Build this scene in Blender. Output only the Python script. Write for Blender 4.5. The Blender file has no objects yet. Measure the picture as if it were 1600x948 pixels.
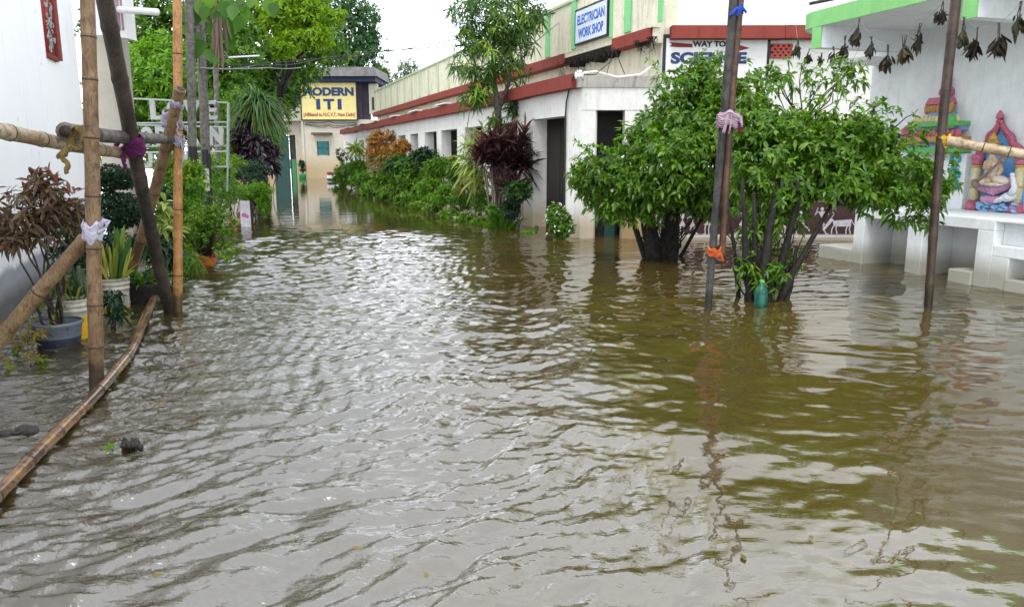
import bpy, bmesh, math, random
import numpy as np
from mathutils import Vector, Matrix, noise as mnoise
R = math.radians
C = bpy.context.scene.collection
random.seed(4)
# ------------------------------------------------------------------ camera model (eye 1.6 m above the flood water)
F, PITCH, EYE = 1200.0, math.atan(231/1200), 1.6
CP, SP = math.cos(PITCH), math.sin(PITCH)
def ray(px, py):
    u, v = (px-800)/F, (474-py)/F
    return Vector((u, CP+v*SP, -SP+v*CP))
def at(px, py, Y):                       # the world point at ground distance Y seen in that direction
    r = ray(px, py); t = Y/r.y
    return Vector((r.x*t, Y, EYE+r.z*t))
def wat(px, py, z=0.0):                  # point at height z
    r = ray(px, py); t = (z-EYE)/r.z
    return Vector((r.x*t, r.y*t, z))
def on(a, b, py):                        # point of the line a-b seen at picture height py
    lo, hi = 0.0, 1.0
    for _ in range(40):
        m = (lo+hi)/2; q = a.lerp(b, m); dz = q.z-EYE
        v = (q.y*SP+dz*CP)/(q.y*CP-dz*SP); y = 474-F*v
        if y > py: lo = m
        else: hi = m
    return q
class Frame:                             # local frame of a wall: a along it, d into it, z up
    def __init__(s, ox, oy, ex, ey):
        l = math.hypot(ex, ey); s.O = Vector((ox, oy, 0)); s.e1 = Vector((ex/l, ey/l, 0)); s.e2 = Vector((ey/l, -ex/l, 0))
    def p(s, a, d, z): return s.O + s.e1*a + s.e2*d + Vector((0, 0, z))
    def hit(s, px, py, d):
        r = ray(px, py); n = s.e2; t = ((s.O+n*d)-Vector((0, 0, EYE))).dot(n)/r.dot(n)
        q = Vector((0, 0, EYE))+r*t
        return (q-s.O).dot(s.e1), q.z
# ------------------------------------------------------------------ object helpers
OFF = {}
def thing(name, label, cat, loc=(0, 0, 0), group=None):
    o = bpy.data.objects.new(name, None); C.objects.link(o); o.empty_display_size = .2
    o.location = loc; o['label'] = label; o['category'] = cat
    if group: o['group'] = group
    OFF[o.name] = Vector(loc); return o
def tag(o, label=None, cat=None, group=None, kind=None):
    if label: o['label'] = label
    if cat: o['category'] = cat
    if group: o['group'] = group
    if kind: o['kind'] = kind
    return o
def link_mesh(name, me, m, parent, loc, smooth):
    o = bpy.data.objects.new(name, me); C.objects.link(o)
    if m is not None:
        for mm in (m if isinstance(m, (list, tuple)) else [m]): me.materials.append(mm)
    if parent is not None:
        o.parent = parent; off = OFF[parent.name]
    else:
        off = Vector(loc); o.location = off
    OFF[o.name] = off
    if off.length > 0: me.transform(Matrix.Translation(-off))
    if smooth: me.polygons.foreach_set('use_smooth', [True]*len(me.polygons))
    me.update(); return o
class MB:
    def __init__(s): s.v = []; s.f = []; s.np = []
    def quad(s, a, b, c, d):
        n = len(s.v); s.v += [tuple(a), tuple(b), tuple(c), tuple(d)]; s.f.append((n, n+1, n+2, n+3))
    def hexa(s, p):                      # 8 points: bottom ring 0-3, top ring 4-7
        n = len(s.v); s.v += [tuple(q) for q in p]
        for f in ((3, 2, 1, 0), (4, 5, 6, 7), (0, 1, 5, 4), (1, 2, 6, 5), (2, 3, 7, 6), (3, 0, 4, 7)): s.f.append(tuple(n+i for i in f))
    def box(s, x0, x1, y0, y1, z0, z1):
        s.hexa([(x0, y0, z0), (x1, y0, z0), (x1, y1, z0), (x0, y1, z0), (x0, y0, z1), (x1, y0, z1), (x1, y1, z1), (x0, y1, z1)])
    def fbox(s, fr, a0, a1, d0, d1, z0, z1):
        s.hexa([fr.p(a0, d0, z0), fr.p(a0, d1, z0), fr.p(a1, d1, z0), fr.p(a1, d0, z0), fr.p(a0, d0, z1), fr.p(a0, d1, z1), fr.p(a1, d1, z1), fr.p(a1, d0, z1)])
    def fprism(s, fr, poly, d0, d1):     # polygon of (a, z) extruded in d
        n = len(s.v); k = len(poly)
        s.v += [tuple(fr.p(a, d0, z)) for a, z in poly]+[tuple(fr.p(a, d1, z)) for a, z in poly]
        s.f.append(tuple(range(n, n+k))); s.f.append(tuple(range(n+2*k-1, n+k-1, -1)))
        for i in range(k):
            j = (i+1) % k; s.f.append((n+i, n+k+i, n+k+j, n+j))
    def zprism(s, poly, z0, z1):
        n = len(s.v); k = len(poly)
        s.v += [(x, y, z0) for x, y in poly]+[(x, y, z1) for x, y in poly]
        s.f.append(tuple(range(n+k-1, n-1, -1))); s.f.append(tuple(range(n+k, n+2*k)))
        for i in range(k):
            j = (i+1) % k; s.f.append((n+i, n+j, n+k+j, n+k+i))
    def tube(s, pts, rad, sides=8, cap=True, jit=0.0, flat=1.0):
        pts = [Vector(p) for p in pts]
        if not hasattr(rad, '__len__'): rad = [rad]*len(pts)
        n0 = len(s.v); ref = None
        for i, p in enumerate(pts):
            d = (pts[min(i+1, len(pts)-1)]-pts[max(i-1, 0)]).normalized()
            if ref is None:
                ref = Vector((0, 0, 1)) if abs(d.z) < .9 else Vector((1, 0, 0))
            a = (ref - d*ref.dot(d)).normalized(); b = d.cross(a); ref = a
            for k in range(sides):
                t = 2*math.pi*k/sides; rr = rad[i]*(1+random.uniform(-jit, jit))
                s.v.append(tuple(p+a*(math.cos(t)*rr)+b*(math.sin(t)*rr*flat)))
        for i in range(len(pts)-1):
            for k in range(sides):
                k2 = (k+1) % sides; q = n0+i*sides
                s.f.append((q+k, q+k2, q+sides+k2, q+sides+k))
        if cap:
            s.f.append(tuple(n0+k for k in reversed(range(sides)))); q = n0+(len(pts)-1)*sides
            s.f.append(tuple(q+k for k in range(sides)))
    def lathe(s, c, prof, sides=20, closed=True):   # prof: (r, z)
        c = Vector(c); n0 = len(s.v)
        for r, z in prof:
            for k in range(sides):
                t = 2*math.pi*k/sides; s.v.append((c.x+r*math.cos(t), c.y+r*math.sin(t), c.z+z))
        for i in range(len(prof)-1):
            for k in range(sides):
                k2 = (k+1) % sides; q = n0+i*sides; s.f.append((q+k, q+k2, q+sides+k2, q+sides+k))
        if closed:
            s.f.append(tuple(n0+k for k in reversed(range(sides)))); q = n0+(len(prof)-1)*sides; s.f.append(tuple(q+k for k in range(sides)))
    def ell(s, c, r, rot=None, seg=10, rings=7):
        c = Vector(c); n0 = len(s.v); M = rot or Matrix.Identity(3)
        for i in range(rings+1):
            ph = math.pi*i/rings
            for k in range(seg):
                t = 2*math.pi*k/seg
                s.v.append(tuple(c+M @ Vector((r[0]*math.sin(ph)*math.cos(t), r[1]*math.sin(ph)*math.sin(t), r[2]*math.cos(ph)))))
        for i in range(rings):
            for k in range(seg):
                k2 = (k+1) % seg; q = n0+i*seg; s.f.append((q+k, q+seg+k, q+seg+k2, q+k2))
    def leaves(s, base, dirs, L, W, droop=0.3, st=((0, .12), (.45, 1), (1, .06)), seed=0, fold=0.0, roll=.5, nrm=None):
        rs = np.random.default_rng(seed); n = len(base)
        base = np.asarray(base, float); d = np.asarray(dirs, float); d = d/(np.linalg.norm(d, axis=1, keepdims=True)+1e-9)
        if nrm is None:
            up = np.array([0, 0, 1.0])[None]+rs.normal(0, roll, (n, 3))
        else: up = nrm+rs.normal(0, roll, (n, 3))
        side = np.cross(d, up); side /= (np.linalg.norm(side, axis=1, keepdims=True)+1e-9)
        nn = np.cross(side, d)
        L = np.broadcast_to(L, n)[:, None]; W = np.broadcast_to(W, n)[:, None]; dr = np.broadcast_to(droop, n)[:, None]
        vs = []
        for t, w in st:
            p = base+d*L*t; p[:, 2:3] -= dr*L*t*t
            if fold:
                vs += [p-side*W*w*.5+nn*W*w*fold, p, p+side*W*w*.5+nn*W*w*fold]
            else: vs += [p-side*W*w*.5, p+side*W*w*.5]
        c = 3 if fold else 2; m = len(st)*c
        V = np.stack(vs, 1).reshape(-1, 3)
        q = []
        for i in range(len(st)-1):
            for j in range(c-1): q.append((i*c+j, i*c+j+1, (i+1)*c+j+1, (i+1)*c+j))
        q = np.array(q)[None]+(np.arange(n)*m)[:, None, None]
        s.np.append((V, q.reshape(-1, 4)))
    def build(s, name, m, parent=None, loc=(0, 0, 0), smooth=False):
        me = bpy.data.meshes.new(name)
        if s.np:
            V = [np.array(s.v, float).reshape(-1, 3)]; n = len(s.v); Q = []
            for v, q in s.np: V.append(v); Q.append(q+n); n += len(v)
            V = np.concatenate(V); Q = np.concatenate(Q)
            lens = [len(f) for f in s.f]; flat = [i for f in s.f for i in f]
            nl = len(flat)+Q.size; nf = len(lens)+len(Q)
            me.vertices.add(len(V)); me.vertices.foreach_set('co', V.ravel().astype(np.float32))
            me.loops.add(nl); me.loops.foreach_set('vertex_index', np.concatenate([np.array(flat, int), Q.ravel()]).astype(np.int32))
            me.polygons.add(nf); tot = np.concatenate([np.array(lens, int), np.full(len(Q), 4)])
            me.polygons.foreach_set('loop_start', np.concatenate([[0], np.cumsum(tot)[:-1]]).astype(np.int32))
            me.polygons.foreach_set('loop_total', tot.astype(np.int32))
            me.update(calc_edges=True); me.validate()
        else: me.from_pydata(s.v, [], s.f)
        return link_mesh(name, me, m, parent, loc, smooth)
def bevel(o, w=.01, seg=1):
    md = o.modifiers.new('bevel', 'BEVEL'); md.width = w; md.segments = seg; md.limit_method = 'ANGLE'; return o
def text_part(name, s, m, parent, O, ex, ez, w, h, ext=.004, bold=.0, cx=True):
    """lettering as a mesh fitted to w x h metres, lower-left (or centre) at O, in the plane ex/ez"""
    cu = bpy.data.curves.new(name, 'FONT'); cu.body = s; cu.extrude = .02; cu.offset = bold; cu.align_x = 'CENTER'; cu.resolution_u = 4
    t = bpy.data.objects.new(name, cu); C.objects.link(t)
    bpy.context.view_layer.update()
    me = bpy.data.meshes.new_from_object(t.evaluated_get(bpy.context.evaluated_depsgraph_get()))
    bpy.data.objects.remove(t); bpy.data.curves.remove(cu)
    co = np.array([v.co[:] for v in me.vertices]); lo, hi = co.min(0), co.max(0)
    ex = Vector(ex).normalized(); ez = Vector(ez).normalized(); en = ex.cross(ez)
    O = Vector(O)
    for v in me.vertices:
        x = (v.co.x-(lo[0]+hi[0])/2)/(hi[0]-lo[0])*w; y = (v.co.y-lo[1])/(hi[1]-lo[1])*h; z = v.co.z/.02*ext
        v.co = O+ex*x+ez*y+en*z
    me.name = name
    return link_mesh(name, me, m, parent, (0, 0, 0), False)
# ------------------------------------------------------------------ materials
def newmat(name):
    m = bpy.data.materials.new(name); m.use_nodes = True; nt = m.node_tree; nt.nodes.clear()
    return m, nt
def N(nt, typ, **kw):
    n = nt.nodes.new(typ)
    for k, v in kw.items():
        if k.startswith('i_'):
            key = k[2:]; key = int(key) if key.isdigit() else key.replace('_', ' ')
            n.inputs[key].default_value = v
        else: setattr(n, k, v)
    return n
def out(nt, sh):
    o = nt.nodes.new('ShaderNodeOutputMaterial'); nt.links.new(sh, o.inputs[0])
def rgba(c): return (c[0], c[1], c[2], 1)
def pos(nt, scale=(1, 1, 1)):
    g = N(nt, 'ShaderNodeNewGeometry'); mp = N(nt, 'ShaderNodeMapping'); mp.inputs['Scale'].default_value = scale
    nt.links.new(g.outputs['Position'], mp.inputs[0]); return mp.outputs[0]
def noi(nt, vec, sc, det=5, rough=.6):
    n = N(nt, 'ShaderNodeTexNoise', i_Scale=sc, i_Detail=det, i_Roughness=rough); nt.links.new(vec, n.inputs['Vector']); return n.outputs['Fac']
def ramp(nt, fac, stops, interp='LINEAR'):
    r = N(nt, 'ShaderNodeValToRGB'); cr = r.color_ramp; cr.interpolation = interp
    while len(cr.elements) < len(stops): cr.elements.new(.5)
    for e, (p, c) in zip(cr.elements, stops):
        e.position = p; e.color = rgba(c) if hasattr(c, '__len__') else (c, c, c, 1)
    nt.links.new(fac, r.inputs[0]); return r.outputs[0]
def mix(nt, fac, a, b, blend='MIX'):
    m = N(nt, 'ShaderNodeMix', data_type='RGBA', blend_type=blend)
    for i, x in ((0, fac), (6, a), (7, b)):
        if hasattr(x, 'is_output') or isinstance(x, bpy.types.NodeSocket): nt.links.new(x, m.inputs[i])
        else: m.inputs[i].default_value = x if i == 0 else rgba(x)
    return m.outputs[2]
def mth(nt, op, a, b=0.0, clamp=False):
    m = N(nt, 'ShaderNodeMath', operation=op, use_clamp=clamp)
    for i, x in ((0, a), (1, b)):
        if isinstance(x, bpy.types.NodeSocket): nt.links.new(x, m.inputs[i])
        else: m.inputs[i].default_value = x
    return m.outputs[0]
def princ(nt, col, rough=.6, bump=None, bstr=.3, bdist=.01, spec=.5, ior=1.45):
    b = N(nt, 'ShaderNodeBsdfPrincipled'); b.inputs['IOR'].default_value = ior; b.inputs['Specular IOR Level'].default_value = spec
    for key, x in (('Base Color', col), ('Roughness', rough)):
        if isinstance(x, bpy.types.NodeSocket): nt.links.new(x, b.inputs[key])
        else: b.inputs[key].default_value = rgba(x) if key == 'Base Color' else x
    if bump is not None:
        bp = N(nt, 'ShaderNodeBump', i_Strength=bstr, i_Distance=bdist); nt.links.new(bump, bp.inputs['Height']); nt.links.new(bp.outputs[0], b.inputs['Normal'])
    return b.outputs[0]
def plain(name, col, rough=.5, var=.25, sc=8, spec=.5, bstr=.15):
    m, nt = newmat(name); p = pos(nt); n = noi(nt, p, sc)
    c = mix(nt, ramp(nt, n, [(.35, 0.), (.7, 1.)]), [x*(1-var) for x in col], [min(1, x*(1+var*.5)) for x in col])
    out(nt, princ(nt, c, rough, n, bstr, .01, spec)); return m
def plaster(name, col, stain=(.16, .15, .12), amt=.5, wet=.25, wetcol=(.2, .17, .11), streak=.5, rough=.85, top=None):
    """painted plaster: blotches, vertical rain streaks, a dirty flood line near the water"""
    m, nt = newmat(name)
    n1 = noi(nt, pos(nt), 1.3, 8, .65); n2 = noi(nt, pos(nt, (5, 5, .45)), 1.6, 6, .7); n3 = noi(nt, pos(nt), 22, 4)
    c = mix(nt, ramp(nt, n1, [(.3, 0.), (.75, 1.)]), [x*.86 for x in col], col)
    f = mth(nt, 'MULTIPLY', ramp(nt, n2, [(.52, 0.), (.78, 1.)]), streak)
    c = mix(nt, f, c, stain)
    f = mth(nt, 'MULTIPLY', ramp(nt, noi(nt, pos(nt), 3.1, 9, .75), [(.58, 0.), (.72, 1.)]), amt)
    c = mix(nt, f, c, stain)
    n5 = noi(nt, pos(nt), 6.5, 8, .7); c = mix(nt, ramp(nt, n5, [(.35, .16), (.6, 0.)]), c, stain)
    g = N(nt, 'ShaderNodeNewGeometry'); sx = N(nt, 'ShaderNodeSeparateXYZ'); nt.links.new(g.outputs['Position'], sx.inputs[0])
    if wet > 0:
        z = mth(nt, 'ADD', sx.outputs[2], mth(nt, 'MULTIPLY', n1, -wet*1.0))
        c = mix(nt, mth(nt, 'MULTIPLY', ramp(nt, mth(nt, 'DIVIDE', z, max(wet, .01)*2), [(0., 1.), (.5, 0.)]), .75), c, wetcol)
    out(nt, princ(nt, c, rough, n3, .25, .006, .3)); return m
def leafmat(name, cols, rough=.42, tr=.3, spec=.35):
    m, nt = newmat(name); g = N(nt, 'ShaderNodeNewGeometry')
    k = len(cols); c = ramp(nt, g.outputs['Random Per Island'], [(i/(max(k-1, 1)), x) for i, x in enumerate(cols)])
    n = noi(nt, pos(nt), 1.7, 3); c = mix(nt, ramp(nt, n, [(.3, 0.), (.7, .55)]), c, cols[0])
    b = princ(nt, c, rough, spec=spec)
    t = N(nt, 'ShaderNodeBsdfTranslucent'); h = N(nt, 'ShaderNodeHueSaturation', i_Saturation=1.1, i_Value=1.5); nt.links.new(c, h.inputs['Color']); nt.links.new(h.outputs[0], t.inputs[0])
    mx = N(nt, 'ShaderNodeMixShader', i_0=tr); nt.links.new(b, mx.inputs[1]); nt.links.new(t.outputs[0], mx.inputs[2])
    out(nt, mx.outputs[0]); return m
def bambmat(name, c1, c2, c3, rough=.45, sc=(1, 1, 1), wetfoot=True):
    m, nt = newmat(name)
    n1 = noi(nt, pos(nt), 4.2, 8, .75); n2 = noi(nt, pos(nt, sc), 24, 6, .65); n4 = noi(nt, pos(nt), 11, 7, .7)
    c = mix(nt, ramp(nt, n1, [(.42, 0.), (.57, 1.)]), c1, c2)
    c = mix(nt, ramp(nt, n2, [(.50, 0.), (.66, .85)]), c, c3)
    c = mix(nt, ramp(nt, n4, [(.54, 0.), (.66, .8)]), c, c3)
    c = mix(nt, ramp(nt, n4, [(.30, .7), (.42, 0.)]), c, [min(1, x*1.5) for x in c2])
    g = N(nt, 'ShaderNodeNewGeometry'); sz = N(nt, 'ShaderNodeSeparateXYZ'); nt.links.new(g.outputs['Position'], sz.inputs[0])
    wl = mth(nt, 'ADD', sz.outputs[2], mth(nt, 'MULTIPLY', n4, -.25)); wet = ramp(nt, mth(nt, 'MULTIPLY', wl, 3.0), [(.0, .8), (.28, 0.)])   # soaked foot of the pole
    if wetfoot: c = mix(nt, wet, c, (.016, .011, .007))
    out(nt, princ(nt, c, rough, n2, .3, .004)); return m
V_ = (4, 4, .5)
M = dict(
 white=plaster('white_plaster', (.80, .80, .79), (.30, .29, .26), .3, .12, (.33, .30, .24), .25),
 whitefar=plaster('old_white_plaster', (.50, .46, .37), (.15, .14, .11), .45, 1.25, (.36, .25, .12), .5),
 wing=plaster('veranda_white_plaster', (.80, .79, .75), (.25, .22, .17), .35, .42, (.36, .27, .15), .4),
 cream=plaster('cream_plaster', (.70, .65, .50), (.06, .055, .045), .65, .3, (.4, .28, .14), .6),
 parapet=plaster('parapet_plaster', (.68, .65, .50), (.11, .10, .075), .65, 0, (.4, .28, .14), .75),
 upper=plaster('weathered_white_plaster', (.78, .78, .76), (.16, .16, .15), .6, 0, (.4, .3, .2), .25),
 board=plaster('painted_board_white', (.78, .78, .76), (.4, .4, .38), .15, 0, (.4, .3, .2), .1, .6),
 shrine=plaster('shrine_white_paint', (.84, .87, .88), (.36, .38, .36), .35, .26, (.22, .20, .12), .3),
 red=plaster('red_oxide_paint', (.235, .045, .032), (.05, .022, .018), .85, 0, (.2, .1, .1), .75),
 redjali=plain('red_block', (.38, .07, .05), .7),
 green=plaster('light_green_paint', (.24, .56, .20), (.10, .22, .07), .5, 0, (.2, .2, .1), .2),
 palegreen=plaster('faded_green_paint', (.46, .56, .34), (.1, .12, .07), .4, 0, (.2, .2, .1), .5),
 mint=plaster('mint_green_paint', (.22, .55, .24), (.1, .2, .1), .3, 0, (.2, .2, .1), .4),
 cement=plaster('bare_cement', (.40, .37, .31), (.17, .16, .14), .4, .3, (.2, .17, .11), .4),
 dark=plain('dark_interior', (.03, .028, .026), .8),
 soot=plain('black_moss_soot', (.025, .023, .02), .95, .6, 14, .2, .8),
 slab=plain('grey_roof_slab', (.13, .125, .125), .8, .4, 2),
 purple=plain('purple_grey_paint', (.075, .06, .085), .8, .3, 2),
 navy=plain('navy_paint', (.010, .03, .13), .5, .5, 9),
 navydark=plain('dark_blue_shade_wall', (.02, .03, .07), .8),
 blue=plain('blue_paint', (.02, .10, .42), .5),
 redtxt=plain('red_letter_paint', (.35, .03, .02), .5),
 blacktxt=plain('black_paint', (.012, .012, .014), .55),
 yellowboard=plaster('yellow_board', (.68, .59, .24), (.30, .22, .08), .35, 0, (.4, .3, .2), .35, .5),
 bluewhite=plaster('pale_blue_board', (.58, .65, .76), (.30, .30, .30), .3, 0, (.4, .3, .2), .4, .5),
 teal=plain('teal_door_paint', (.005, .055, .048), .5, .3, 2),
 tealwin=plain('teal_shutter_paint', (.01, .13, .13), .5, .3, 4),
 greenpaint=plain('green_door_paint', (.02, .20, .07), .45),
 mural=plain('maroon_mural_paint', (.050, .014, .015), .75, .4, 4),
 muralwhite=plain('mural_white_paint', (.48, .46, .46), .8, .3, 20),
 iron=plain('black_iron', (.012, .012, .013), .55),
 shadewhite=plain('shaded_white_paint', (.30, .31, .30), .4, .15, 10),  # white paint greyed to stand for shade on the LOVE frame
 wire=plain('black_cable', (.012, .012, .013), .5),
 greywire=plain('grey_cable', (.25, .27, .27), .5),
 pvc=plain('white_pipe', (.75, .75, .72), .35, .1),
 bark=plain('dark_wet_bark', (.022, .018, .014), .8, .6, 18, .4, .8),
 barkgrey=plain('grey_bark', (.15, .14, .12), .85, .5, 14, .3, .6),
 cane=plain('pale_cane', (.19, .155, .11), .7, .4, 20),
 stem=plain('dark_stem', (.035, .028, .02), .7, .4, 20),
 soil=plain('wet_soil', (.025, .02, .014), .9, .4, 30),
 b_tan=bambmat('tan_bamboo', (.150, .084, .036), (.245, .160, .080), (.050, .022, .010), .5, V_),
 b_dark=bambmat('dark_weathered_wood', (.026, .018, .012), (.060, .044, .030), (.010, .007, .005), .6, V_),
 b_orange=bambmat('orange_bamboo', (.34, .155, .042), (.45, .235, .080), (.15, .05, .014), .42, V_),
 b_pale=bambmat('pale_bamboo', (.27, .195, .105), (.42, .335, .22), (.09, .055, .03), .5, (1, 1, 1)),
 b_grey=bambmat('grey_bamboo', (.05, .043, .037), (.15, .135, .115), (.02, .017, .015), .6, (1, 1, 1)),
 b_wet=bambmat('wet_brown_bamboo', (.075, .034, .013), (.22, .11, .035), (.016, .011, .008), .2, (1, 1, 1), False),
 b_red=bambmat('reddish_bamboo', (.042, .018, .010), (.095, .042, .02), (.014, .008, .006), .45, V_),
 b_brown=bambmat('dark_brown_bamboo', (.028, .016, .010), (.062, .034, .02), (.011, .007, .005), .45, V_),
 b_node=plain('bamboo_node_ring', (.034, .021, .014), .6, .5, 30),
 gpole=bambmat('grey_wood_pole', (.024, .022, .022), (.065, .061, .058), (.010, .009, .009), .7, V_),
 cl_white=plain('white_cloth', (.46, .44, .52), .9, .25, 30), cl_grey=plain('grey_lavender_cloth', (.30, .28, .33), .9, .3, 30),
 cl_purple=plain('purple_cloth', (.10, .008, .07), .9, .4, 30), cl_yellow=plain('yellow_cloth', (.62, .36, .02), .85, .3, 30),
 cl_mustard=plain('mustard_cloth', (.19, .135, .04), .9, .4, 30), cl_orange=plain('orange_cloth', (.45, .085, .015), .85, .3, 30),
 cl_blue=plain('blue_cloth', (.012, .06, .36), .8), cl_pink=plain('pink_white_cloth', (.36, .25, .31), .9, .3, 22), cl_maroon=plain('maroon_cloth', (.16, .012, .045), .9, .3, 22),
 tub=plain('grey_blue_plastic', (.13, .145, .18), .4, .15), tubdark=plain('wet_dark_plastic', (.025, .028, .04), .3),
 bucket=plain('dirty_white_plastic', (.50, .47, .38), .45, .3, 14), byellow=plain('yellow_plastic', (.62, .36, .01), .4, .15), blackpot=plain('dark_brown_pot', (.03, .022, .02), .6),
 orangep=plain('orange_plastic', (.62, .12, .02), .45), greenpot=plain('green_pot', (.03, .25, .08), .45), bottle=plain('teal_green_plastic', (.008, .10, .062), .3, .5, 14),
 poster=plain('faded_poster', (.55, .52, .56), .6, .2, 9), pinkp=plain('pink_print', (.45, .12, .28), .6), orangewood=plain('orange_painted_wood', (.55, .22, .03), .5),
 g_pink=plain('rose_pink_paint', (.50, .13, .20), .55, .28, 30), g_lpink=plain('lotus_pink_paint', (.60, .30, .48), .55, .28, 30), g_sky=plain('sky_blue_paint', (.14, .38, .74), .6, .08, 4), g_ochre=plain('ochre_paint', (.50, .27, .09), .55, .28, 30),
 g_cream=plain('pale_yellow_paint', (.68, .60, .33), .55, .28, 30), g_gold=plain('gold_paint', (.55, .33, .06), .45, .28, 30), g_green=plain('leaf_green_paint', (.12, .42, .12), .55, .28, 30), g_slate=plain('slate_blue_paint', (.22, .32, .58), .55, .28, 30),
 g_swan=plain('swan_white_paint', (.76, .78, .82), .55, .28, 30), g_turq=plain('turquoise_paint', (.02, .36, .48), .5, .28, 30), g_wave=plain('wave_blue_paint', (.28, .48, .74), .55, .28, 30), g_skin=plain('statue_skin_paint', (.55, .38, .24), .55, .28, 30), g_cloth=plain('statue_cloth_paint', (.70, .60, .48), .6, .28, 30), g_brown=plain('instrument_brown_paint', (.24, .17, .13), .5, .28, 30),
)
L = dict(
 jas=leafmat('glossy_green_leaf', [(.032, .090, .008), (.055, .145, .010), (.085, .205, .012), (.07, .17, .012), (.125, .255, .015), (.05, .13, .012), (.135, .27, .018), (.09, .20, .014), (.21, .35, .028), (.05, .13, .010), (.16, .28, .02), (.25, .35, .03)], .32, .38, .5),
 dark=leafmat('dark_green_leaf', [(.008, .028, .010), (.014, .045, .016), (.022, .065, .024)], .5, .18),
 mid=leafmat('mid_green_leaf', [(.040, .115, .009), (.085, .195, .014), (.15, .27, .022)], .45, .32, .35),
 bright=leafmat('bright_green_leaf', [(.06, .17, .008), (.11, .25, .012), (.19, .33, .018)], .45, .38, .35),
 yellowish=leafmat('yellow_green_leaf', [(.10, .20, .012), (.18, .28, .02), (.32, .36, .03)], .45, .35),
 tree=leafmat('tree_leaf', [(.028, .075, .008), (.065, .145, .012), (.115, .215, .018)], .55, .3, .25),
 treelight=leafmat('yellow_green_tree_leaf', [(.085, .19, .008), (.16, .28, .010), (.26, .36, .014)], .5, .4, .3),  # yellow green leaves of the paler tree
 blue=leafmat('bluish_tree_leaf', [(.026, .080, .026), (.048, .125, .036), (.08, .17, .05)], .5, .25),
 pale=leafmat('pale_far_leaf', [(.12, .17, .11), (.17, .22, .14), (.22, .27, .19)], .6, .3),
 mango=leafmat('narrow_mango_leaf', [(.035, .085, .018), (.062, .135, .024), (.11, .20, .035)], .45, .34, .35),
 mangonew=leafmat('young_mango_leaf', [(.14, .26, .02), (.24, .34, .03), (.2, .3, .04)], .42, .35),
 redplant=leafmat('maroon_strap_leaf', [(.022, .009, .014), (.038, .016, .020), (.070, .032, .032), (.045, .034, .024)], .35, .2),
 redtop=leafmat('reddish_new_leaf', [(.10, .032, .034), (.15, .055, .045), (.08, .035, .034)], .38, .3),
 purple=leafmat('purple_black_leaf', [(.014, .009, .013), (.028, .016, .024), (.055, .038, .045)], .28, .1),
 croton=leafmat('bronze_croton_leaf', [(.055, .032, .018), (.13, .075, .040), (.21, .15, .085), (.08, .07, .025), (.20, .09, .065)], .28, .25),
 crotonred=leafmat('red_croton_leaf', [(.20, .065, .045), (.27, .12, .085), (.12, .045, .03)], .35, .3),
 orange=leafmat('orange_croton_leaf', [(.28, .11, .022), (.40, .20, .03), (.22, .09, .03), (.34, .24, .05)], .4, .3),
 ochre=leafmat('ochre_croton_leaf', [(.16, .12, .025), (.24, .17, .04), (.10, .10, .02)], .4, .3),
 snake=leafmat('snake_plant_leaf', [(.045, .12, .03), (.08, .17, .04), (.32, .36, .05)], .35, .15),
 snakey=leafmat('yellow_edged_leaf', [(.40, .38, .06), (.26, .32, .05), (.5, .45, .1)], .38, .15),
 varieg=leafmat('variegated_leaf', [(.35, .42, .10), (.16, .28, .05), (.5, .5, .2)], .4, .25),
 dried=leafmat('dried_brown_leaf', [(.018, .014, .008), (.034, .027, .015), (.022, .027, .012)], .7, .1),
 drybrown=leafmat('dry_palm_sheath', [(.14, .10, .065), (.26, .20, .14), (.07, .05, .035)], .75, .15),
 pothos=leafmat('large_vine_leaf', [(.035, .10, .014), (.07, .17, .02), (.13, .26, .02)], .4, .4, .35),
 palm=leafmat('palm_frond_leaf', [(.035, .09, .02), (.06, .14, .03), (.11, .19, .05)], .45, .25),
 dried2=leafmat('dried_olive_leaf', [(.030, .030, .012), (.05, .042, .018), (.028, .034, .014)], .7, .1),
 flower=leafmat('white_petal', [(.75, .75, .70), (.8, .8, .76)], .6, .3),
)
# ------------------------------------------------------------------ plants
def unit(n, rs):
    d = rs.normal(size=(n, 3)); return d/np.linalg.norm(d, axis=1, keepdims=True)
def tips(lobes, n, seed, inner=.3, up=.35, under=.4, bump=.2):
    """twig ends in and on a set of uneven ellipsoid lobes (cx, cy, cz, rx, ry, rz)"""
    rs = np.random.default_rng(seed); lb = np.array(lobes, float)
    w = (lb[:, 3]*lb[:, 5])**.9; idx = rs.choice(len(lb), n, p=w/w.sum())
    d = unit(n, rs); fl = (d[:, 2] < -.2) & (rs.random(n) < under); d[fl, 2] *= -1
    r = np.where(rs.random(n) < inner, rs.random(n)**.5, 1-np.abs(rs.normal(0, .1, n)))
    ph = rs.random((len(lb), 6))*6.28
    for j, fq in enumerate((3.1, 4.3, 6.7)):
        r *= 1+bump*.6*np.sin(fq*d[:, 0]*1.7+fq*d[:, 2]*2.1+ph[idx, j])*np.cos(fq*d[:, 1]*1.3+ph[idx, j+3])
    p = lb[idx, :3]+d*lb[idx, 3:]*r[:, None]
    ax = d*.8+np.array([0, 0, up])+rs.normal(0, .35, (n, 3)); ax /= np.linalg.norm(ax, axis=1, keepdims=True)
    return p, ax
def thin(p, ax, seed, thr=-.12, sc=2.3):   # open real gaps in a crown: drop twigs where a noise field is low
    keep = np.array([mnoise.noise(Vector((q[0]*sc+seed, q[1]*sc, q[2]*sc))) > thr for q in p]); return p[keep], ax[keep]
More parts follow.
